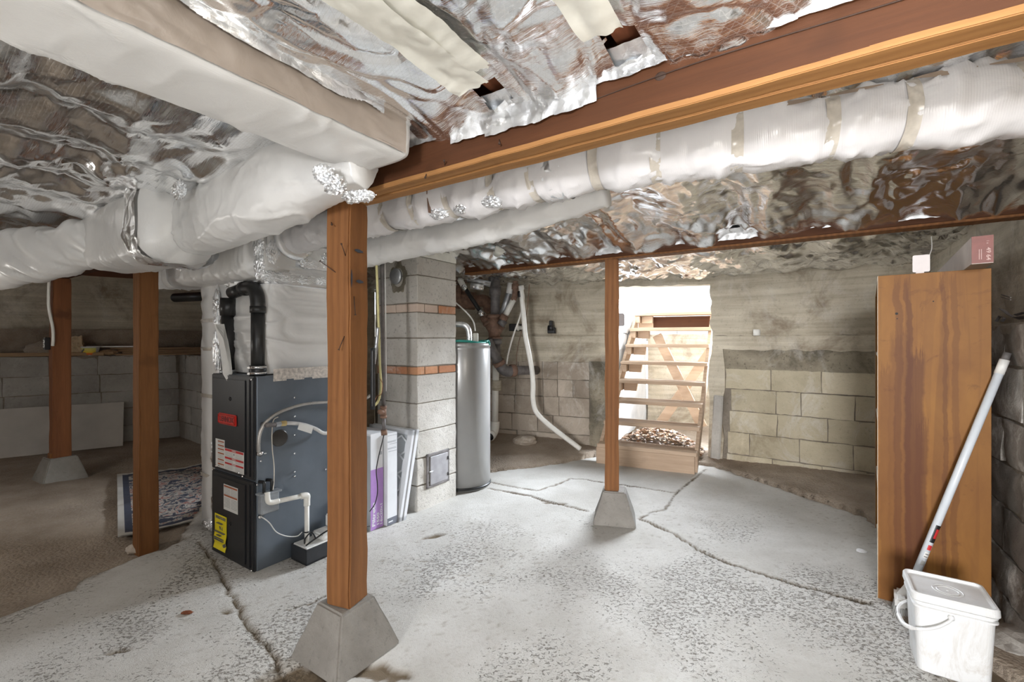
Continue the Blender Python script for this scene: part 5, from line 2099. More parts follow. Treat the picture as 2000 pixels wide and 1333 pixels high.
run('white_cable', 'thin white cable drooping to the top of the water heater', 'cable', [(888, 590), (903, 603), (916, 616), (925, 630), (928, 647)], 3.72, 0.006, M['white_plastic'], 8)

# ================================================================== DRAIN PIPES
YP = 4.75
S = 4.75


def c2(x, y, Y=YP):
    return (880 + x / 5.127, 460 + y / 5.127, Y)


def group_pipe(name, label, cat, anchor, parts):
    o0 = np.array(PY(*anchor))
    t_ = thing(name, label, cat, tuple(o0))
    for nm, mat, segs in parts:
        for sg in segs:
            mb = MB()
            kind, pts, r = sg[0], sg[1], sg[2]
            W = [np.array(PY(*p)) - o0 for p in pts]
            if kind == 'c':
                mb.cyl(W[0], W[1], r, 24)
            else:
                mb.tube(W, r, 18, 8)
            mb.build(nm, mat, t_)
    return t_


pu = YP / F / 5.127          # metres for one pixel of the close-up
group_pipe('drain_stack', 'upright grey and rust-brown cast iron drain stack with side branches', 'pipe', c2(450, 1240), [
    ('pipe', M['iron_grey'], [('c', [c2(447, 420), c2(447, 800)], 0.050), ('c', [c2(455, 1085), c2(460, 1300)], 0.045)]),
    ('hub', M['iron_grey'], [('c', [c2(447, 515), c2(447, 600)], 0.062), ('c', [c2(447, 510), c2(447, 522)], 0.068), ('c', [c2(450, 1030), c2(450, 1090)], 0.068)]),
    ('wye_fitting', M['iron_brown'], [('c', [c2(435, 800), c2(440, 1040)], 0.060), ('c', [c2(435, 795), c2(435, 830)], 0.073), ('c', [c2(448, 1022), c2(448, 1036)], 0.076),
                                      ('c', [c2(440, 990), c2(375, 880)], 0.045), ('c', [c2(455, 990), c2(515, 900)], 0.040)]),
])
group_pipe('drain_branch', 'sloping black branch pipe with pale couplings running into the stack from the chimney side', 'pipe', c2(340, 850), [
    ('pipe', M['black_pipe'], [('c', [c2(145, 530), c2(305, 775)], 0.022)]),
    ('coupling', M['chrome'], [('c', [c2(120, 505), c2(160, 540)], 0.032), ('c', [c2(285, 760), c2(330, 810)], 0.038)]),
    ('bend', M['iron_brown'], [('c', [c2(322, 815), c2(372, 880)], 0.042), ('c', [c2(360, 862), c2(378, 888)], 0.052)]),
    ('fitting', M['pvc'], [('c', [c2(85, 425), c2(130, 510)], 0.030)]),
])
group_pipe('drain_branch', 'ribbed grey branch pipe rising to the ceiling right of the stack', 'pipe', c2(510, 800), [
    ('pipe', M['galv'], [('c', [c2(600, 540, 4.72), c2(515, 800, 4.72)], 0.034)]),
    ('fitting', M['white_plastic'], [('c', [c2(608, 480, 4.72), c2(590, 585, 4.72)], 0.038)]),
])
group_pipe('drain_branch', 'pale branch pipe with brown bend joining the stack from the right', 'pipe', c2(500, 880), [
    ('bend', M['iron_brown'], [('t', [c2(648, 460, 4.68), c2(648, 560, 4.68), c2(640, 620, 4.68), c2(622, 655, 4.68)], 0.030), ('c', [c2(648, 490, 4.68), c2(648, 540, 4.68)], 0.038), ('c', [c2(545, 800, 4.68), c2(520, 850, 4.68)], 0.044)]),
    ('pipe', M['pvc'], [('c', [c2(630, 645, 4.68), c2(550, 800, 4.68)], 0.030)]),
    ('hub', M['iron_grey'], [('c', [c2(535, 850, 4.68), c2(498, 900, 4.68)], 0.042)]),
])
group_pipe('soil_pipe', 'rust-brown horizontal soil pipe behind the stack near the ceiling', 'pipe', c2(200, 660, 5.1), [
    ('pipe', M['iron_brown'], [('c', [c2(30, 640, 5.1), c2(250, 660, 5.1)], 0.10), ('t', [c2(250, 660, 5.1), c2(330, 655, 5.1), c2(380, 700, 5.1), c2(395, 780, 5.1)], 0.07)]),
    ('hub', M['iron_brown'], [('c', [c2(60, 600, 5.1), c2(110, 602, 5.1)], 0.12)]),
])


def c5(x, y, Y=YP):
    return (700 + x / 2.298, 480 + y / 2.298, Y)


group_pipe('sewer_pipe', 'thick grey sewer pipe sloping down from the stack and elbowing into the wall', 'pipe', c5(640, 560), [
    ('pipe', M['iron_grey'], [('c', [c5(578, 425, 4.6), c5(640, 545, 4.7)], 0.052), ('c', [c5(690, 560, 4.72), c5(800, 560, 5.05)], 0.048)]),
    ('elbow', M['iron_grey'], [('t', [c5(628, 522, 4.68), c5(645, 552, 4.7), c5(670, 565, 4.71), c5(700, 560, 4.74)], 0.056)]),
    ('hub', M['iron_brown'], [('c', [c5(628, 520, 4.68), c5(636, 536, 4.69)], 0.064), ('c', [c5(684, 562, 4.715), c5(702, 561, 4.74)], 0.066)]),
])
group_pipe('white_drain', 'upright white plastic pipe with a coupling and open elbow near the earth floor', 'pipe', c5(610, 850, 4.9), [
    ('pipe', M['pvc'], [('c', [c5(618, 500, 4.9), c5(612, 800, 4.9)], 0.036)]),
    ('coupling', M['wall_concrete'], [('c', [c5(620, 605, 4.9), c5(619, 650, 4.9)], 0.052)]),
    ('elbow', M['pvc'], [('t', [c5(613, 790, 4.9), c5(612, 815, 4.9), c5(606, 838, 4.88), c5(594, 853, 4.84)], 0.050), ('c', [c5(598, 848, 4.86), c5(590, 858, 4.82)], 0.056)]),
    ('opening', M['dark_plastic'], [('c', [c5(592, 856, 4.83), c5(589, 859, 4.815)], 0.043)]),
])
run('white_hose', 'long white flexible hose curving down the wall onto the floor', 'hose',
    [(1017, 560), (1019, 575), (1020, 589), (1023, 620), (1026, 654), (1033, 690), (1039, 724), (1041, 752), (1041, 780), (1048, 806), (1074, 832), (1109, 859), (1133, 877, 4.66)], 4.66, 0.026, M['pvc'], 14, 8)
group_pipe('hose_valve', 'small black and white valve at the top of the white hose', 'valve', c2(700, 560, 4.66), [
    ('body', M['dark_plastic'], [('c', [c2(690, 560, 4.66), c2(695, 620, 4.66)], 0.020), ('c', [c2(712, 545, 4.66), c2(720, 640, 4.66)], 0.018)]),
    ('cap', M['white_plastic'], [('c', [c2(705, 505, 4.66), c2(712, 545, 4.66)], 0.028)]),
])
run('thin_pipe', 'thin white pipe hanging slanted beside the hose', 'pipe', [c2(722, 545, 4.7), c2(735, 640, 4.7), c2(700, 800, 4.7), c2(640, 970, 4.7), c2(600, 1100, 4.7), c2(575, 1200, 4.7), c2(562, 1290, 4.7)], 4.7, 0.009, M['pvc'], 8)
run('thin_wire', 'rusty wire hanging between the hose and the wall', 'wire', [c2(790, 490, 4.72), c2(780, 600, 4.74), c2(755, 820, 4.76), c2(700, 1000, 4.78), c2(665, 1180, 4.8), c2(660, 1300, 4.8)], 4.7, 0.004, M['iron_brown'], 5)
group_pipe('copper_line', 'grey water line crossing under the foil beside the stack', 'pipe', c2(280, 470, 4.6), [
    ('pipe', M['galv'], [('c', [c2(170, 440, 4.6), c2(400, 490, 4.6)], 0.030)]),
    ('insulation', M['foil_tape'], [('c', [c2(200, 505, 4.55), c2(330, 525, 4.55)], 0.034)]),
])

# small things on the back wall
t_ = thing('wall_bracket', 'small black plastic pipe clip on the concrete wall', 'clip', PY(1077, 648, 4.98), W2.rz)
mb = MB()
mb.box((-0.045, -0.01, -0.02), (0.045, 0.03, 0.045), 0.006)
mb.build('base', M['dark_plastic'], t_)
mb = MB()
mb.box((-0.02, -0.03, 0.03), (0.02, 0.02, 0.12), 0.006)
mb.cyl((-0.03, -0.02, 0.04), (0.03, -0.02, 0.04), 0.03, 16)
mb.build('clamp', M['dark_plastic'], t_)
t_ = thing('wall_sleeve', 'black sleeve in the wall with a short pale pipe stub beside the hose', 'pipe', PY(1005, 640, 5.05), W2.rz)
mb = MB()
mb.box((-0.06, -0.02, -0.04), (0.06, 0.12, 0.04), 0.004)
mb.build('sleeve', M['dark_plastic'], t_)
mb = MB()
mb.cyl((0.06, -0.04, -0.005), (0.11, -0.04, -0.005), 0.022, 14)
mb.cyl((0.05, -0.04, -0.005), (0.065, -0.04, -0.005), 0.035, 14)
mb.build('stub', M['pvc'], t_)
mb = MB()
mb.cyl((0, 0, 0), (0, 0, 0.058), 0.030, 20)
tag(mb.build('pipe_stub', M['pvc'], None, (*PY(1478, 652, 4.24)[:2], 1.251)), 'short white pipe stub standing on the concrete ledge', 'pipe')
t_ = thing('ceiling_pipe_end', 'open cream pipe end poking out of the foil by the slim duct', 'pipe', PY(979, 483, 3.2))
mb = MB()
mb.lathe([(0.038, 0.0), (0.041, -0.002), (0.041, 0.16), (0.038, 0.16)], 28, Matrix.Rotation(R(-90), 4, 'X') @ Matrix.Rotation(R(-12), 4, 'Y'))
mb.build('pipe', M['tape_cream'], t_)
mb = MB()
mb.lathe([(0.0, 0.006), (0.038, 0.004)], 28, Matrix.Rotation(R(-90), 4, 'X') @ Matrix.Rotation(R(-12), 4, 'Y'))
mb.build('plug', M['tape_cream'], t_)
tag(MB().box((-0.035, -0.03, -0.03), (0.04, 0.05, 0.05), 0.004, jit=0.003).build('wood_block', M['joist'], None, PY(1346, 532, 4.3), ROT), 'small dark wood block under the foil above the steps', 'block')
t_ = thing('grey_plate', 'small grey plate sticking out from the slim post', 'plate', PY(1206, 625, 2.99), R(-13))
mb = MB()
mb.box((-0.030, -0.006, -0.042), (0.045, 0.006, 0.042), 0.010, seg=3)
mb.build('plate', simple('smoke_grey', (0.20, 0.165, 0.155), 0.5), t_)

# ================================================================== STEPS
st = thing('wooden_steps', 'pale wooden open steps rising to daylight through the broken wall opening', 'steps', (0.83, 4.44, 0), math.atan2(-0.427, 0.904))
TW = 0.92
# local frame: x along a tread, y into the depth (slightly skewed rise direction)
ex = np.array([0.904, -0.427])
ey = np.array([0.427, 0.904])
run_w = np.array([0.101, 0.180])
run_l = np.array([run_w @ ex, run_w @ ey])
RISE = 0.194


def tread_origin(k):
    return np.array([run_l[0] * k, run_l[1] * k])


for k in range(8):
    o_ = tread_origin(k)
    z = RISE * (k + 1)
    mb = MB()
    th = 0.038
    mb.box((o_[0] + 0.01, o_[1] - 0.015, z - th), (o_[0] + TW, o_[1] + 0.225, z), 0.004, jit=0.003)
    mb.build('tread', M['stair'], st)
    if k == 0:
        mb = MB()
        mb.box((o_[0], o_[1] - 0.005, -0.02), (o_[0] + TW - 0.02, o_[1] + 0.035, z - th), 0.004)
        mb.build('riser', M['stair'], st)
    else:
        mb = MB()
        mb.box((o_[0] + 0.015, o_[1] + 0.01, z - th - 0.085), (o_[0] + 0.075, o_[1] + 0.20, z - th), 0.003)
        mb.build('cleat', M['stair'], st)
        if k > 2:
            mb = MB()
            mb.box((o_[0] + 0.085, o_[1] + 0.09, z - th - 0.09), (o_[0] + 0.22, o_[1] + 0.20, z - th), 0.003)
            mb.build('cleat', M['stair'], st)
for x in (0.0, TW - 0.03):
    mb = MB()
    a, b_ = tread_origin(0), tread_origin(7.3)
    V8 = []
    for (p, z) in ((a, 0.0), (b_, RISE * 7.4)):
        for dx in (0, 0.032):
            V8 += [(p[0] + x + dx, p[1] + 0.06, z - 0.10 if z > 0 else 0.0), (p[0] + x + dx, p[1] + 0.06, z + 0.14)]
    mb.add(V8, [(0, 1, 5, 4), (2, 6, 7, 3), (1, 3, 7, 5), (0, 4, 6, 2), (0, 2, 3, 1), (4, 5, 7, 6)])
    mb.build('stringer', M['stair'], st)
# crossed bracing boards behind
for a, b_ in (((1283, 655, 5.55), (1372, 835, 5.15)), ((1392, 680, 5.35), (1288, 830, 5.40))):
    W = [np.array(PY(*p)) for p in (a, b_)]
    Mi = np.array([[ex[0], ex[1]], [ey[0], ey[1]]])
    Lq = []
    for w in W:
        q = Mi @ (w[:2] - np.array([0.83, 4.44]))
        Lq.append((q[0], q[1], w[2]))
    mb = MB()
    mb.beam(Lq[0], Lq[1], 0.11, 0.025, 0.003, up=(0.1, 1, 0))
    mb.build('brace', M['stair'], st)
o_ = tread_origin(7)
mb = MB()
mb.box((o_[0] + 0.03, o_[1] + 0.16, RISE * 7), (o_[0] + 0.22, o_[1] + 0.20, RISE * 8 - 0.04), 0.003)
mb.build('blocking', M['stair'], st)
mb = MB()
mb.box((o_[0] + 0.22, o_[1] + 0.17, RISE * 7 + 0.01), (o_[0] + TW, o_[1] + 0.205, RISE * 8 - 0.045), 0.003)
mb.build('back_board', M['beam'], st)
# a leaning white-edged stake at the top of the well
t_ = tag(MB().beam((0, 0, 0), (0.03, 0.0, 0.32), 0.03, 0.03, 0.003, up=(0, 1, 0)).build('wooden_stake', M['stair'], None, (*PY(1250, 592, 6.2)[:2], 1.66)), 'orange-brown stake standing on the white stair wall', 'stake')

# dry leaves under the first treads
mb = MB()
random.seed(5)
LC = np.array([1.56, 4.80])
V, Fc = grid(-0.50, 0.50, -0.35, 0.40, 0.03)
rr = np.sqrt((V[:, 0] / 0.45) ** 2 + (V[:, 1] / 0.36) ** 2)
hgt = 0.20 * np.clip(1 - rr ** 2, 0, 1) + 0.01
for _ in range(1500):
    x, y = random.uniform(-0.45, 0.45), random.uniform(-0.36, 0.36)
    r2 = (x / 0.45) ** 2 + (y / 0.36) ** 2
    if r2 > 1:
        continue
    z = 0.20 * (1 - r2) + 0.03 + random.uniform(0, 0.02)
    s_ = random.uniform(0.016, 0.034)
    rot = Matrix.Rotation(random.uniform(0, 6.28), 4, 'Z') @ Matrix.Rotation(random.uniform(-0.8, 0.8), 4, 'X')
    rot.translation = Vector((x, y, z))
    mb.add([(-s_, -s_ * 0.3, 0), (0, -s_ * 0.6, 0.25 * s_), (s_, 0, 0.1 * s_), (0.1 * s_, s_ * 0.6, 0.3 * s_), (-s_ * 0.7, s_ * 0.4, 0.2 * s_)], [(0, 1, 2, 3, 4)], rot, False, random.choice((0, 0, 1, 2)))
V[:, 2] = hgt
mb.add(V, Fc[(rr < 1.0)[Fc].all(axis=1)], None, True, 3)
lv = mb.build('dry_leaves', [simple('leaf_brown', (0.30, 0.17, 0.09), 0.8), simple('leaf_tan', (0.52, 0.38, 0.25), 0.8), simple('leaf_grey', (0.36, 0.30, 0.26), 0.8), M['earth']], None, (LC[0], LC[1], 0.02), st.rotation_euler[2])
stuff(tag(lv, 'heap of dry brown leaves lying under the lowest treads', 'leaves'))

# ================================================================== LEFT SIDE
# leaning white panel
a, b_ = np.array([-4.42, 5.12]), np.array([-6.2, 3.83])
L = np.linalg.norm(b_ - a)
rzp = math.atan2(*(a - b_)[::-1])
mb = MB()
V, Fc = grid(0, L, 0, 0.50, 0.05)
mb.box((0, 0, 0), (L, 0.012, 0.50), 0.002)
pnl = mb.build('leaning_panel', simple('panel_white', (0.46, 0.43, 0.39), 0.7, 0, 0.10, 4), None, (b_[0], b_[1], 0.008))
pnl.rotation_euler = (R(-11), 0, rzp)
tag(pnl, 'long off-white board leaning against the grey block wall behind the knotty post', 'board')

# rug
t = NT('rug')
co = t.coord('Object')
n = t.noise(co, 12, 3, 0.6, 2.0)
c = t.ramp(n, [(0.35, (0.055, 0.06, 0.085)), (0.47, (0.42, 0.38, 0.33)), (0.58, (0.30, 0.12, 0.10)), (0.66, (0.48, 0.44, 0.38))], 'CONSTANT')
s = t.sep(co)


def band(x, lo, hi):
    return t.math('MULTIPLY', t.math('GREATER_THAN', x, lo), t.math('LESS_THAN', x, hi))


ex_ = t.math('MINIMUM', s[0], t.math('SUBTRACT', 0.85, s[0]))
ey_ = t.math('MINIMUM', s[1], t.math('SUBTRACT', 1.5, s[1]))
e_ = t.math('MINIMUM', ex_, ey_)
c = t.mix(band(e_, -1.0, 0.035), c, (0.52, 0.49, 0.44))
c = t.mix(band(e_, 0.035, 0.075), c, (0.05, 0.055, 0.08))
c = t.mix(band(e_, 0.16, 0.18), c, (0.06, 0.06, 0.08))
M['rug'] = t.set(c, 0.95, 0, t.bump(t.noise(co, 260, 2), 0.5, 0.004))
V, Fc = grid(0, 0.85, 0, 1.5, 0.02)
P = V + 3
d = np.minimum(V[:, 1], V[:, 0])
V[:, 2] = 0.022 + 0.012 * pn(P * 2.4) + 0.010 * pn(P * 6) + 0.015 * np.exp(-V[:, 1] / 0.05) * (0.6 + 0.4 * np.sin(V[:, 0] * 7)) + 0.012 * np.exp(-V[:, 0] / 0.08)
_a = math.atan2(0.66, 0.75)
Wr = np.stack([-2.52 + V[:, 0] * math.cos(_a) - V[:, 1] * math.sin(_a), 2.88 + V[:, 0] * math.sin(_a) + V[:, 1] * math.cos(_a), 0 * V[:, 0]], 1)
V[:, 2] += earth_height(Wr) - 0.006
rg = MB()
rg.add(V, Fc, None, True)
Vb = V.copy()
Vb[:, 2] -= 0.008
rg.add(Vb, Fc[:, ::-1], None, True)
rug = rg.build('rug', M['rug'], None, (-2.52, 2.88, 0.0), math.atan2(0.686, 0.728))
rug.rotation_euler = (0, 0, math.atan2(0.66, 0.75))
tag(rug, 'faded patterned rug with a dark border lying rumpled on the bare earth', 'rug')
bpy.context.view_layer.update()

# ledge on the left: bag, tub, boards, bundle
def ledge(px, z, off):
    """a point over the left ledge: off metres behind the wall face"""
    x = W4.x(px)
    nrm = np.array([-W4.d[1], W4.d[0]])
    # follow the sight line to the plane off behind
    r_ = (px - 1000) / F
    P0 = W4.P0 + nrm * off
    x = (r_ * P0[1] - P0[0]) / (W4.d[0] - r_ * W4.d[1])
    q = P0 + W4.d * x
    return (q[0], q[1], z)


# paper bag
t_ = None
b = bmesh.new()
bmesh.ops.create_cube(b, size=1.0)
for v in b.verts:
    k = 1.0 if v.co.z < 0 else 0.72
    v.co = Vector((v.co.x * 0.13 * k, v.co.y * 0.09 * (1 if v.co.z < 0 else 0.4), (v.co.z + 0.5) * 0.22 + (0.02 * v.co.x if v.co.z > 0 else 0)))
bmesh.ops.subdivide_edges(b, edges=b.edges[:], cuts=9, use_grid_fill=True)
P = np.array([v.co[:] for v in b.verts])
D = 0.022 * (crease(P, 14, 3.0, 0.4) - 0.4) + 0.010 * crease(P, 34, 6.0)
b.normal_update()
for v, q in zip(b.verts, D):
    v.co += v.normal * q
mb = MB()
mb.bm(b)
o = mb.build('paper_bag', simple('paper_brown', (0.58, 0.44, 0.28), 0.75, 0, 0.15, 14), None, ledge(150, 1.03, 0.13), 0.5)
tag(o, 'crumpled brown paper bag standing on the block ledge', 'bag')
# tub
p = ledge(177, 1.028, 0.10)
t_ = thing('plastic_tub', 'small white plastic tub with a yellow and red printed side on the ledge', 'tub', p)
mb = MB()
mb.lathe([(0.062, 0.0), (0.080, 0.095), (0.084, 0.097), (0.084, 0.106), (0.079, 0.108), (0.076, 0.100), (0.06, 0.006), (0, 0.006)], 32)
mb.build('tub', M['white_plastic'], t_)
t = NT('tub_print')
co = t.coord('Object')
s = t.sep(co)
c = t.ramp(s[2], [(0.0, (0.55, 0.05, 0.02)), (0.030, (0.80, 0.18, 0.02)), (0.040, (0.85, 0.62, 0.05)), (0.09, (0.80, 0.78, 0.25))], 'LINEAR')
tp = t.set(c, 0.4)
mb = MB()
Vv, Ff = [], []
for i in range(17):
    a = R(-170 + i * 10)
    for z in (0.012, 0.09):
        r_ = 0.0625 + 0.018 * z / 0.095 + 0.0012
        Vv.append((r_ * math.cos(a), r_ * math.sin(a), z))
for i in range(16):
    Ff.append((2 * i, 2 * i + 2, 2 * i + 3, 2 * i + 1))
mb.add(Vv, Ff, None, True)
tl = mb.build('label', tp, t_)
mb = MB()
for i, (a0, z0) in enumerate(((-118, 0.040), (-112, 0.046), (-106, 0.053), (-100, 0.058), (-94, 0.066))):
    a = R(a0)
    mb.box((0.076 * math.cos(a) - 0.004, 0.076 * math.sin(a) - 0.004, z0), (0.076 * math.cos(a) + 0.004, 0.076 * math.sin(a) + 0.002, z0 + 0.020))
mb.build('print_mark', ink, tl)
# stacked boards
random.seed(11)
m_board = wood('board_wood', (0.22, 0.13, 0.07), (0.50, 0.34, 0.20), 'X', 0.7, stain=0.1)
blab = [('thin pale board lying lowest and nearest in the ledge stack', 0.02, 0.0, 0.30),
        ('second thin board up in the stack on the ledge', 0.08, 0.024, 0.25),
        ('thin board lying upper middle in the ledge stack', 0.12, 0.048, 0.20),
        ('topmost thin board of the stack on the ledge', 0.16, 0.072, 0.22)]
nrm = np.array([-W4.d[1], W4.d[0]])
for i, (lb, off, z, x0) in enumerate(blab):
    p = ledge(225 + (0, 14, 4, -10)[i], 1.028 + z, off)
    mb = MB()
    mb.box((0, 0, 0), (1.55, 0.11, 0.019), 0.002, jit=0.002)
    o = mb.build('board', m_board, None, p, W4.rz + (-0.20 + 0.02 * i))
    tag(o, lb, 'board', 'boards stacked on the left ledge')
p = ledge(168, 1.125, 0.17)
o = MB().box((0, 0, 0), (0.62, 0.03, 0.016), 0.002).build('white_strip', M['white_plastic'], None, p, W4.rz - 0.15)
tag(o, 'long thin white strip lying behind the tub on the ledge', 'strip')
# knotty bundle of sticks
crp = tag(crumple(None, (0, 0, 0), (0.10, 0.05, 0.035), 71.0, m_board, 'driftwood', 7, 0.5, 3), 'gnarled piece of wood lying between the tub and the boards', 'wood')
crp.location = ledge(212, 1.065, 0.06)
crp = tag(crumple(None, (0, 0, 0), (0.16, 0.07, 0.085), 75.0, M['earth'], 'stone', 4, 0.3, 3), 'brown stone lying on the ledge behind the knotty post', 'stone')
crp.location = ledge(78, 1.10, 0.16)
o = MB().box((0, 0, 0), (0.9, 0.10, 0.04), 0.004).build('board', m_board, None, ledge(-20, 1.03, 0.06), W4.rz - 0.03)
tag(o, 'single board end lying on the ledge left of the knotty post', 'board')
# black pipe under the ceiling, far left
o = MB().cyl((0, 0, 0), (0.75, 0.1, 0.0), 0.045, 18).build('black_drain', M['black_pipe'], None, PY(342, 582, 4.6), -0.5)
tag(o, 'dark horizontal pipe under the ceiling behind the white return duct', 'pipe')
# white plastic sheet sagging behind the near left post
V, Fc = grid(0, 0.75, 0, 0.30, 0.02)
P = V + 9
W = np.stack([V[:, 0], 0.05 * np.abs(pn(P * 4)), 0.09 - V[:, 1] * (0.55 + 0.3 * V[:, 0]) + 0.01 * pn(P * 12)], 1)
o = grid_object('plastic_sheet', W, Fc, M['wrap_smooth'], None, loc=PY(262, 545, 4.2), rz=-0.45)
tag(o, 'sagging translucent white sheet under the ceiling behind the orange-brown post', 'sheet')

# stones and rubble on the earth
random.seed(3)
for i, (px, py, z, sc, lb) in enumerate([(268, 1072, -0.09, 0.05, 'flat stone at the foot of the orange-brown post'), (1025, 862, 0.11, 0.11, 'rust-coloured rock half buried against the back wall'),
                                      (1683, 1078, 0.0, 0.022, 'pale chip of concrete lying on the slab before the bookcase'), (2010, 1262, 0.03, 0.10, 'brown lump of rock at the foot of the right wall')]):
    o = crumple(None, (0, 0, 0), (sc * 1.3, sc, sc * 0.6), 90 + i * 5.5, [M['cmu_brown'], M['cmu_brown'], M['cmu_white'], M['cmu_dark']][i], 'stone', 4, 0.35, 3)
    o.location = PFL(px, py, z)
    tag(o, lb, 'stone')
for i, (px, py) in enumerate([(367, 1197), (350, 1205), (232, 1274), (1190, 962)]):
    pass
o = crumple(None, (0, 0, 0), (0.028, 0.012, 0.006), 120.0, M['joist'], 'wood_chip', 5, 0.5, 3)
o.location = PFL(365, 1197, 0.006)
tag(o, 'small brown splinter lying on the white slab', 'wood chip')

# ================================================================== BOOKCASE AND THINGS AROUND IT
e1 = np.array([0.784, -0.62])
e2 = np.array([0.62, 0.784])
C0 = np.array([1.706, 2.10])
rb = math.atan2(e1[1], e1[0])
BW, BD, BH = 0.366, 1.02, 1.503
bc = thing('bookcase', 'tall water-stained brown plywood bookcase, its side panel facing the room', 'bookcase', (C0[0], C0[1], 0.0), rb)
# local: x = depth of the case (away from its open front), y = its width running into the depth
t = NT('stained_plywood')
co = t.coord('Object')
s = t.sep(co)
grain = t.noise(t.coord('Object', (2.2, 2.2, 1.0)), 3, 5, 0.6, 0.5)
fine = t.noise(t.coord('Object', (90, 90, 5)), 3, 3, 0.6)
base = t.ramp(grain, [(0.3, (0.195, 0.078, 0.016)), (0.75, (0.285, 0.128, 0.026))])
wob = t.noise(t.coord('Object', (1, 1, 2.5)), 2.4, 4, 0.6)
runs = t.noise(t.coord('Object', (15, 0.01, 0.55)), 1.0, 4, 0.55, 0.6)
st1 = t.ramp(runs, [(0.56, 0.0), (0.62, 1.0)])
runs2 = t.noise(t.coord('Object', (26, 0.01, 1.1)), 1.0, 3, 0.5, 0.9)
st2 = t.ramp(runs2, [(0.62, 0.0), (0.66, 1.0)])
lowm = t.math('SUBTRACT', 1.15, t.math('MULTIPLY', s[0], 2.2), True)
c = t.mix(t.math('MULTIPLY', st1, t.math('MULTIPLY', lowm, 0.35)), base, (0.075, 0.023, 0.008))
c = t.mix(t.math('MULTIPLY', st2, 0.15), c, (0.11, 0.035, 0.012))


def column(x0, w, z1, k):
    """a long water run down the panel"""
    q = t.math('ABSOLUTE', t.math('SUBTRACT', t.math('ADD', s[0], t.math('MULTIPLY', t.math('SUBTRACT', wob, 0.5), 0.05)), x0))
    a_ = t.math('MULTIPLY', t.math('MULTIPLY', t.math('SUBTRACT', w * 1.15, q), 1.0 / (w * 0.35), True), t.math('MULTIPLY', t.math('SUBTRACT', t.math('ADD', z1, t.math('MULTIPLY', t.math('SUBTRACT', fine, 0.5), 0.3)), s[2]), 25.0, True))
    return t.math('MULTIPLY', a_, k)


for x0, w, z1, k in ((0.225, 0.0075, 1.5, 0.5), (0.258, 0.011, 1.5, 0.4), (0.105, 0.010, 1.5, 0.6), (0.070, 0.013, 1.5, 0.5), (0.125, 0.030, 1.16, 0.75), (0.075, 0.035, 1.24, 0.4), (0.150, 0.02, 0.85, 0.6), (0.025, 0.02, 1.1, 0.35)):
    c = t.mix(column(x0, w, z1, k), c, (0.10, 0.032, 0.010))
c = t.mix(t.math('MULTIPLY', t.ramp(t.noise(co, 9, 5, 0.7, 1.0), [(0.60, 0.0), (0.72, 1.0)]), 0.5), c, (0.10, 0.03, 0.01))
for x0, z0, r_ in ((0.066, 1.325, 0.0055), (0.189, 1.375, 0.0028), (0.068, 1.302, 0.0025)):
    dx = t.math('SUBTRACT', s[0], x0)
    dz = t.math('SUBTRACT', s[2], z0)
    dd = t.math('ADD', t.math('MULTIPLY', dx, dx), t.math('MULTIPLY', dz, dz))
    c = t.mix(t.math('LESS_THAN', dd, r_ * r_), c, (0.01, 0.008, 0.006))
ply = t.set(c, 0.55, 0, t.bump(fine, 0.12, 0.002), Specular_IOR_Level=0.25)
inner_ply = wood('inner_plywood', (0.26, 0.115, 0.035), (0.46, 0.24, 0.085), 'Z', 0.5, stain=0.2)
edge_ply = simple('board_edge', (0.55, 0.47, 0.36), 0.6, 0, 0.15, 40)
shelf_white = simple('shelf_white', (0.74, 0.70, 0.62), 0.4, 0, 0.04)
mb = MB()
mb.box((0, 0, 0), (BW, 0.016, BH), 0.001)
mb.build('side_panel', ply, bc)
mb = MB()
mb.box((0, BD - 0.016, 0), (BW, BD, BH), 0.001)
mb.build('side_panel', inner_ply, bc)
mb = MB()
mb.box((BW - 0.006, 0.016, 0), (BW, BD - 0.016, BH), 0.0)
mb.build('back_panel', inner_ply, bc)
mb = MB()
mb.box((0.0, 0.016, BH - 0.02), (BW, BD - 0.016, BH), 0.001)
mb.build('top_panel', inner_ply, bc)
for z in (0.03, 0.40, 0.77, 1.13):
    for k in range(3):
        mb = MB()
        x0 = 0.004 + k * 0.12
        mb.box((x0, 0.016, z - 0.018), (x0 + 0.114, BD - 0.016, z), 0.002)
        mb.build('shelf_board', shelf_white, bc)
mb = MB()
mb.box((-0.002, 0.0, 0), (0.0, 0.018, BH), 0)
mb.box((-0.002, BD - 0.018, 0), (0.0, BD, BH), 0)
mb.box((-0.002, 0.016, BH - 0.02), (0.0, BD - 0.016, BH), 0)
mb.build('edge_strip', edge_ply, bc)


def bcl(x, y, z=0.0):
    q = C0 + e1 * x + e2 * y
    return (q[0], q[1], z)


# long carton on top
t_ = thing('long_carton', 'long narrow white carton with a maroon end marked 49 64 on top of the bookcase', 'carton', bcl(0.315, -0.18, BH + 0.001), rb)
mb = MB()
mb.box((-0.030, 0.001, 0.0), (0.030, 1.12, 0.108), 0.001)
mb.build('carton', simple('carton_white', (0.70, 0.64, 0.60), 0.55, 0, 0.12, 5), t_)
mb = MB()
mb.box((-0.0302, -0.0015, 0.002), (0.0302, 0.001, 0.1082), 0.0)
ce = mb.build('carton_end', simple('maroon', (0.22, 0.075, 0.060), 0.55, 0, 0.12, 30), t_)
pink = simple('print_pink', (0.55, 0.38, 0.34), 0.6)
put_text('49 64', 0.017, pink, ce, (0.016, -0.0022, 0.036), (0, 0, -1), (1, 0, 0), 0.050, bold=0.0003)
put_text('1 x', 0.010, pink, ce, (0.014, -0.0022, 0.082), (0, 0, -1), (1, 0, 0), 0.012)
mb = MB()
for x in (-0.010, -0.004):
    mb.box((x, -0.0022, 0.016), (x + 0.002, -0.0014, 0.056))
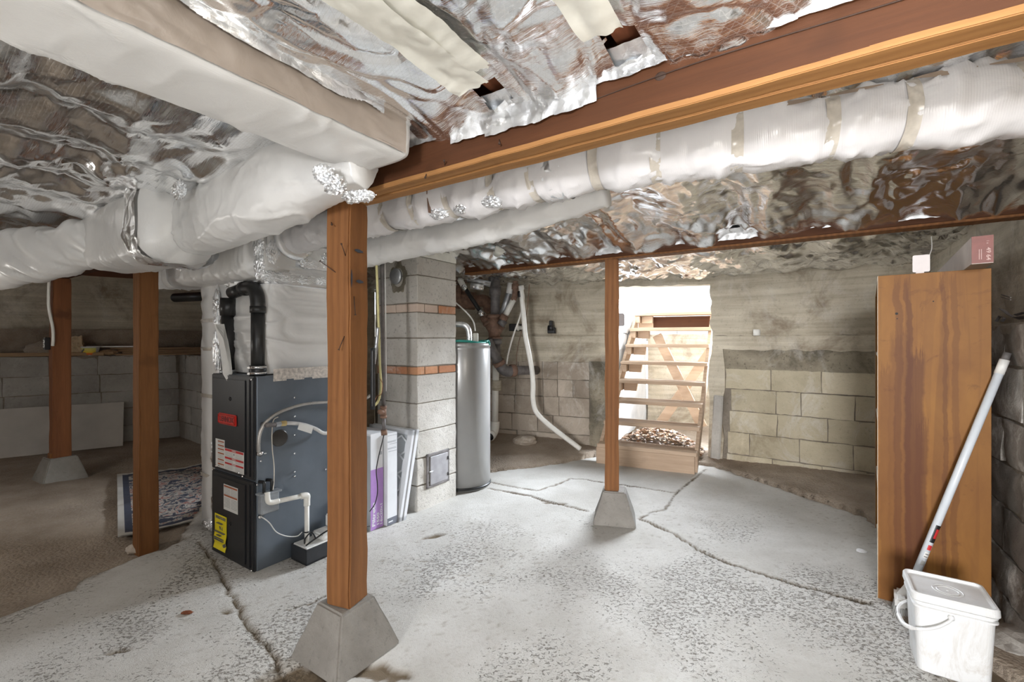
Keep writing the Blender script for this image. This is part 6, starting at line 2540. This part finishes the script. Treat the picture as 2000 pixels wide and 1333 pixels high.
mb.build('fine_print', pink, ce)
mb = MB()
mb.box((-0.0305, 0.0, -0.001), (0.0305, 0.25, 0.0005), 0)
mb.build('brown_base', simple('carton_brown', (0.25, 0.19, 0.14), 0.7), t_)
# white tag standing on the top edge
t_ = thing('white_tag', 'small rounded white plastic tag standing on the bookcase top edge', 'tag', bcl(0.150, 0.012, BH), rb)
mb = MB()
mb.box((-0.029, -0.004, 0.006), (0.029, 0.004, 0.082), 0.003, seg=2)
tm_ = simple('tag_white', (0.66, 0.60, 0.58), 0.5, 0, 0.03)
b = bmesh.new()
mb = MB()
pts = []
for cx, cz, a0 in ((0.023, 0.076, 0), (-0.023, 0.076, 90), (-0.023, 0.012, 180), (0.023, 0.012, 270)):
    for k in range(5):
        a = R(a0 + k * 22.5)
        pts.append((cx + 0.006 * math.cos(a), cz + 0.006 * math.sin(a)))
mb.prism(pts, -0.003, 0.003, Matrix(((1, 0, 0, 0), (0, 0, -1, 0), (0, 1, 0, 0), (0, 0, 0, 1))))
mb.build('plate', tm_, t_)
mb = MB()
mb.box((-0.018, -0.003, 0.0), (0.010, 0.003, 0.008), 0.001)
mb.build('foot', tm_, t_)
run('pull_cord', 'short thin white cord hanging from the foil above the white tag', 'cord', [(1819, 462), (1820, 475), (1820, 484), (1819, 489), (1815, 500)], 2.45, 0.0022, M['white_plastic'], 5)

# white pole leaning in the corner
foot, top = np.array([1.702, 1.972, 0.02]), np.array([2.015, 1.832, 1.152])
t_ = thing('broom', 'white broom leaning from the bookcase foot to the right wall, sticker on its handle', 'broom', tuple(foot))
dv = (top - foot)
Lp = np.linalg.norm(dv)
dn = dv / Lp
mb = MB()
mb.cyl(dn * 0.09, dn * (Lp - 0.035), 0.0145, 20)
mb.build('pole', simple('pole_white', (0.66, 0.70, 0.74), 0.3, 0, 0.03), t_)
mb = MB()
mb.cyl(dn * (Lp - 0.09), dn * (Lp - 0.03), 0.0158, 18)
mb.build('grip', simple('grip_white', (0.72, 0.71, 0.68), 0.5), t_)
mb = MB()
mb.cyl(dn * (Lp - 0.035), dn * Lp, 0.0125, 16)
mb.build('tip', simple('grip_grey', (0.11, 0.10, 0.095), 0.6), t_)
q = Vector(dn).to_track_quat('Z', 'Y').to_matrix().to_4x4()


def patch(z0, z1, a0, a1, mat, name, r_=0.0149):
    mb = MB()
    Vv, Ff = [], []
    n = 6
    for i in range(n + 1):
        a = a0 + (a1 - a0) * i / n
        for z in (z0, z1):
            Vv.append((r_ * math.cos(a), r_ * math.sin(a), z))
    for i in range(n):
        Ff.append((2 * i, 2 * i + 2, 2 * i + 3, 2 * i + 1))
    mb.add(Vv, Ff, q)
    return mb.build(name, mat, t_)


# angle round the pole that faces the camera
vc = Vector((0, 0, CAM_H)) - (Vector(foot) + Vector(dn) * 0.35)
lc = q.inverted() @ vc
ac_ = math.atan2(lc.y, lc.x)
for z0, z1, mat, nm, a0, a1 in ((0.335, 0.415, M['dark_plastic'], 'sticker', 0.0, 1.5), (0.355, 0.398, redp, 'sticker_logo', 0.45, 1.3), (0.300, 0.322, redp, 'sticker_mark', 0.1, 1.1),
                            (0.262, 0.290, paper, 'sticker_text', 0.0, 1.2), (0.266, 0.270, ink, 'sticker_line', 0.1, 1.0), (0.278, 0.282, ink, 'sticker_line', 0.2, 1.1), (0.228, 0.248, grey_ink, 'barcode', 0.0, 0.9)):
    patch(z0, z1, ac_ + (a0 if True else 0), ac_ + a1, mat, nm, 0.0148 if nm in ('sticker', 'sticker_text', 'barcode') else 0.0150)
mb = MB()
mb.box((-0.06, -0.022, 0.028), (0.06, 0.022, 0.075), 0.010, Matrix.Rotation(R(52), 4, 'Z'), seg=2)
mb.cyl((0, 0, 0.06), dn * 0.13, 0.018, 14)
mb.build('broom_head', M['white_plastic'], t_)
mb = MB()
random.seed(2)
for k in range(160):
    x, y = random.uniform(-0.056, 0.056), random.uniform(-0.018, 0.018)
    m_ = Matrix.Rotation(R(52), 4, 'Z')
    p0 = m_ @ Vector((x, y, 0.032))
    p1 = m_ @ Vector((x * 1.12, y * 1.6, -0.016))
    mb.cyl(p0, p1, 0.0012, 4)
bo = mb.build('bristles', simple('bristle', (0.68, 0.68, 0.66), 0.7), t_)
bo['kind'] = 'stuff'

# bucket
bx, by = 1.613, 1.668
t_ = thing('bucket', 'square white plastic pail with a lid and a hanging handle by the bookcase', 'bucket', (bx, by, -0.004), ROT)


def rsq(hw, hd, r_, n=6):
    out = []
    for cx, cy, a0 in ((hw - r_, hd - r_, 0), (-hw + r_, hd - r_, 90), (-hw + r_, -hd + r_, 180), (hw - r_, -hd + r_, 270)):
        for k in range(n + 1):
            a = R(a0 + k * 90 / n)
            out.append((cx + r_ * math.cos(a), cy + r_ * math.sin(a)))
    return out


def loft(mb, rings, cap0=True, cap1=True, smooth=False):
    V, Fc = [], []
    n = len(rings[0][0])
    for rg_, z in rings:
        V += [(p[0], p[1], z) for p in rg_]
    for k in range(len(rings) - 1):
        for i in range(n):
            j = (i + 1) % n
            Fc.append((k * n + i, k * n + j, (k + 1) * n + j, (k + 1) * n + i))
    if cap0:
        Fc.append(tuple(reversed(range(n))))
    if cap1:
        Fc.append(tuple((len(rings) - 1) * n + i for i in range(n)))
    return mb.add(V, Fc, None, smooth)


t = NT('pail_plastic')
co = t.coord('Object')
sm = t.noise(t.coord('Object', (1, 1, 0.4)), 14, 6, 0.8, 1.0)
lz = t.sep(co)[2]
dm = t.math('MULTIPLY', t.ramp(sm, [(0.50, 0.0), (0.75, 1.0)]), t.math('SUBTRACT', 0.75, t.math('MULTIPLY', lz, 1.8), True))
pail = t.set(t.mix(dm, (0.76, 0.765, 0.76), (0.42, 0.36, 0.28)), 0.35)
mb = MB()
loft(mb, [(rsq(0.094, 0.086, 0.022), 0.0), (rsq(0.097, 0.089, 0.024), 0.004), (rsq(0.106, 0.098, 0.024), 0.235), (rsq(0.1125, 0.104, 0.024), 0.237), (rsq(0.1125, 0.104, 0.024), 0.243),
          (rsq(0.106, 0.098, 0.024), 0.245), (rsq(0.106, 0.098, 0.024), 0.252), (rsq(0.1125, 0.104, 0.024), 0.254), (rsq(0.1125, 0.104, 0.024), 0.259), (rsq(0.106, 0.098, 0.024), 0.261), (rsq(0.106, 0.098, 0.024), 0.275)])
mb.build('pail', pail, t_)
mb = MB()
lw, ld = 0.116, 0.108
loft(mb, [(rsq(lw - 0.001, ld - 0.001, 0.024), 0.262), (rsq(lw + 0.001, ld + 0.001, 0.026), 0.264), (rsq(lw, ld, 0.026), 0.284), (rsq(lw - 0.004, ld - 0.004, 0.023), 0.290), (rsq(lw - 0.010, ld - 0.010, 0.018), 0.290),
          (rsq(lw - 0.013, ld - 0.013, 0.015), 0.281), (rsq(lw - 0.016, ld - 0.016, 0.012), 0.279)])
lid = mb.build('lid', pail, t_)
mb = MB()
for r_ in (0.030, 0.042):
    mb.lathe([(r_ - 0.002, 0.0), (r_ - 0.0008, 0.0022), (r_ + 0.0008, 0.0022), (r_ + 0.002, 0.0)], 40, Matrix.Translation((0, 0, 0.279)), caps=False)
mb.lathe([(0.004, 0.0), (0.003, 0.002), (0, 0.002)], 12, Matrix.Translation((0, 0, 0.279)))
mb.build('ring_mark', pail, lid)
# handle: pivots on the near and far sides, hangs out to the left
mb = MB()
pv = [(-0.010, -0.104, 0.228), (-0.018, -0.110, 0.215), (-0.045, -0.114, 0.190), (-0.075, -0.114, 0.172), (-0.105, -0.105, 0.157), (-0.128, -0.075, 0.146), (-0.136, -0.03, 0.140), (-0.137, 0.03, 0.140), (-0.128, 0.075, 0.146), (-0.105, 0.103, 0.157), (-0.06, 0.110, 0.182), (-0.01, 0.104, 0.228)]
V_ = catmull(pv, 6)
for i in range(len(V_) - 1):
    pass
mb.tube(pv, 0.0048, 10, 6, rfun=lambda t: 0.0048 if not 0.38 < t < 0.62 else 0.0078)
mb.build('handle', pail, t_)
for sgn in (-1, 1):
    mb = MB()
    mb.cyl((-0.010, sgn * 0.096, 0.228), (-0.010, sgn * 0.109, 0.228), 0.009, 16)
    mb.build('handle_boss', pail, t_)

# bits of scrap metal on the right ledge
def on_right(px, py, s_off):
    """meet a line parallel to the right wall, s_off outward from its face"""
    r_ = ray(px, py)
    un = su(3.234, 3.636)[0] + s_off
    k = un / (r_[0] * D2[0] + r_[1] * D2[1])
    return np.array([r_[0] * k, r_[1] * k, CAM_H + r_[2] * k])


for i, (pp, w, lb) in enumerate([([(1956, 604), (1972, 616), (1984, 622), (2010, 619)], 0.022, 'bent strip of grey scrap metal on the right wall ledge'),
                                 ([(1956, 581), (1974, 586)], 0.004, 'two short rusty nails sticking out of the concrete over the ledge'),
                                 ([(1946, 628), (1953, 618), (1962, 622), (1957, 628)], 0.012, 'small curl of scrap lying on the ledge beside the bookcase'),
                                 ([(1983, 616), (2000, 611), (2030, 612)], 0.012, 'thin folded metal strip behind the bent one on the ledge')]):
    W = [on_right(px, py, 0.05) for px, py in pp]
    o0 = W[0].copy()
    mb = MB()
    for a, b_ in zip(W[:-1], W[1:]):
        mb.beam(a - o0, b_ - o0, w, 0.003, 0, up=(0.3, -0.4, 1))
    if w < 0.005:
        mb.beam(np.array([0, 0, 0.012]), W[1] - o0 + np.array([0, 0, 0.010]), w, 0.003)
    tag(mb.build('nail_pair' if w < 0.005 else 'metal_scrap', M['iron_grey'], None, tuple(o0)), lb, 'nails' if w < 0.005 else 'scrap')

for o in bpy.data.objects:
    if o.name.startswith('fine_print'):
        o['kind'] = 'stuff'
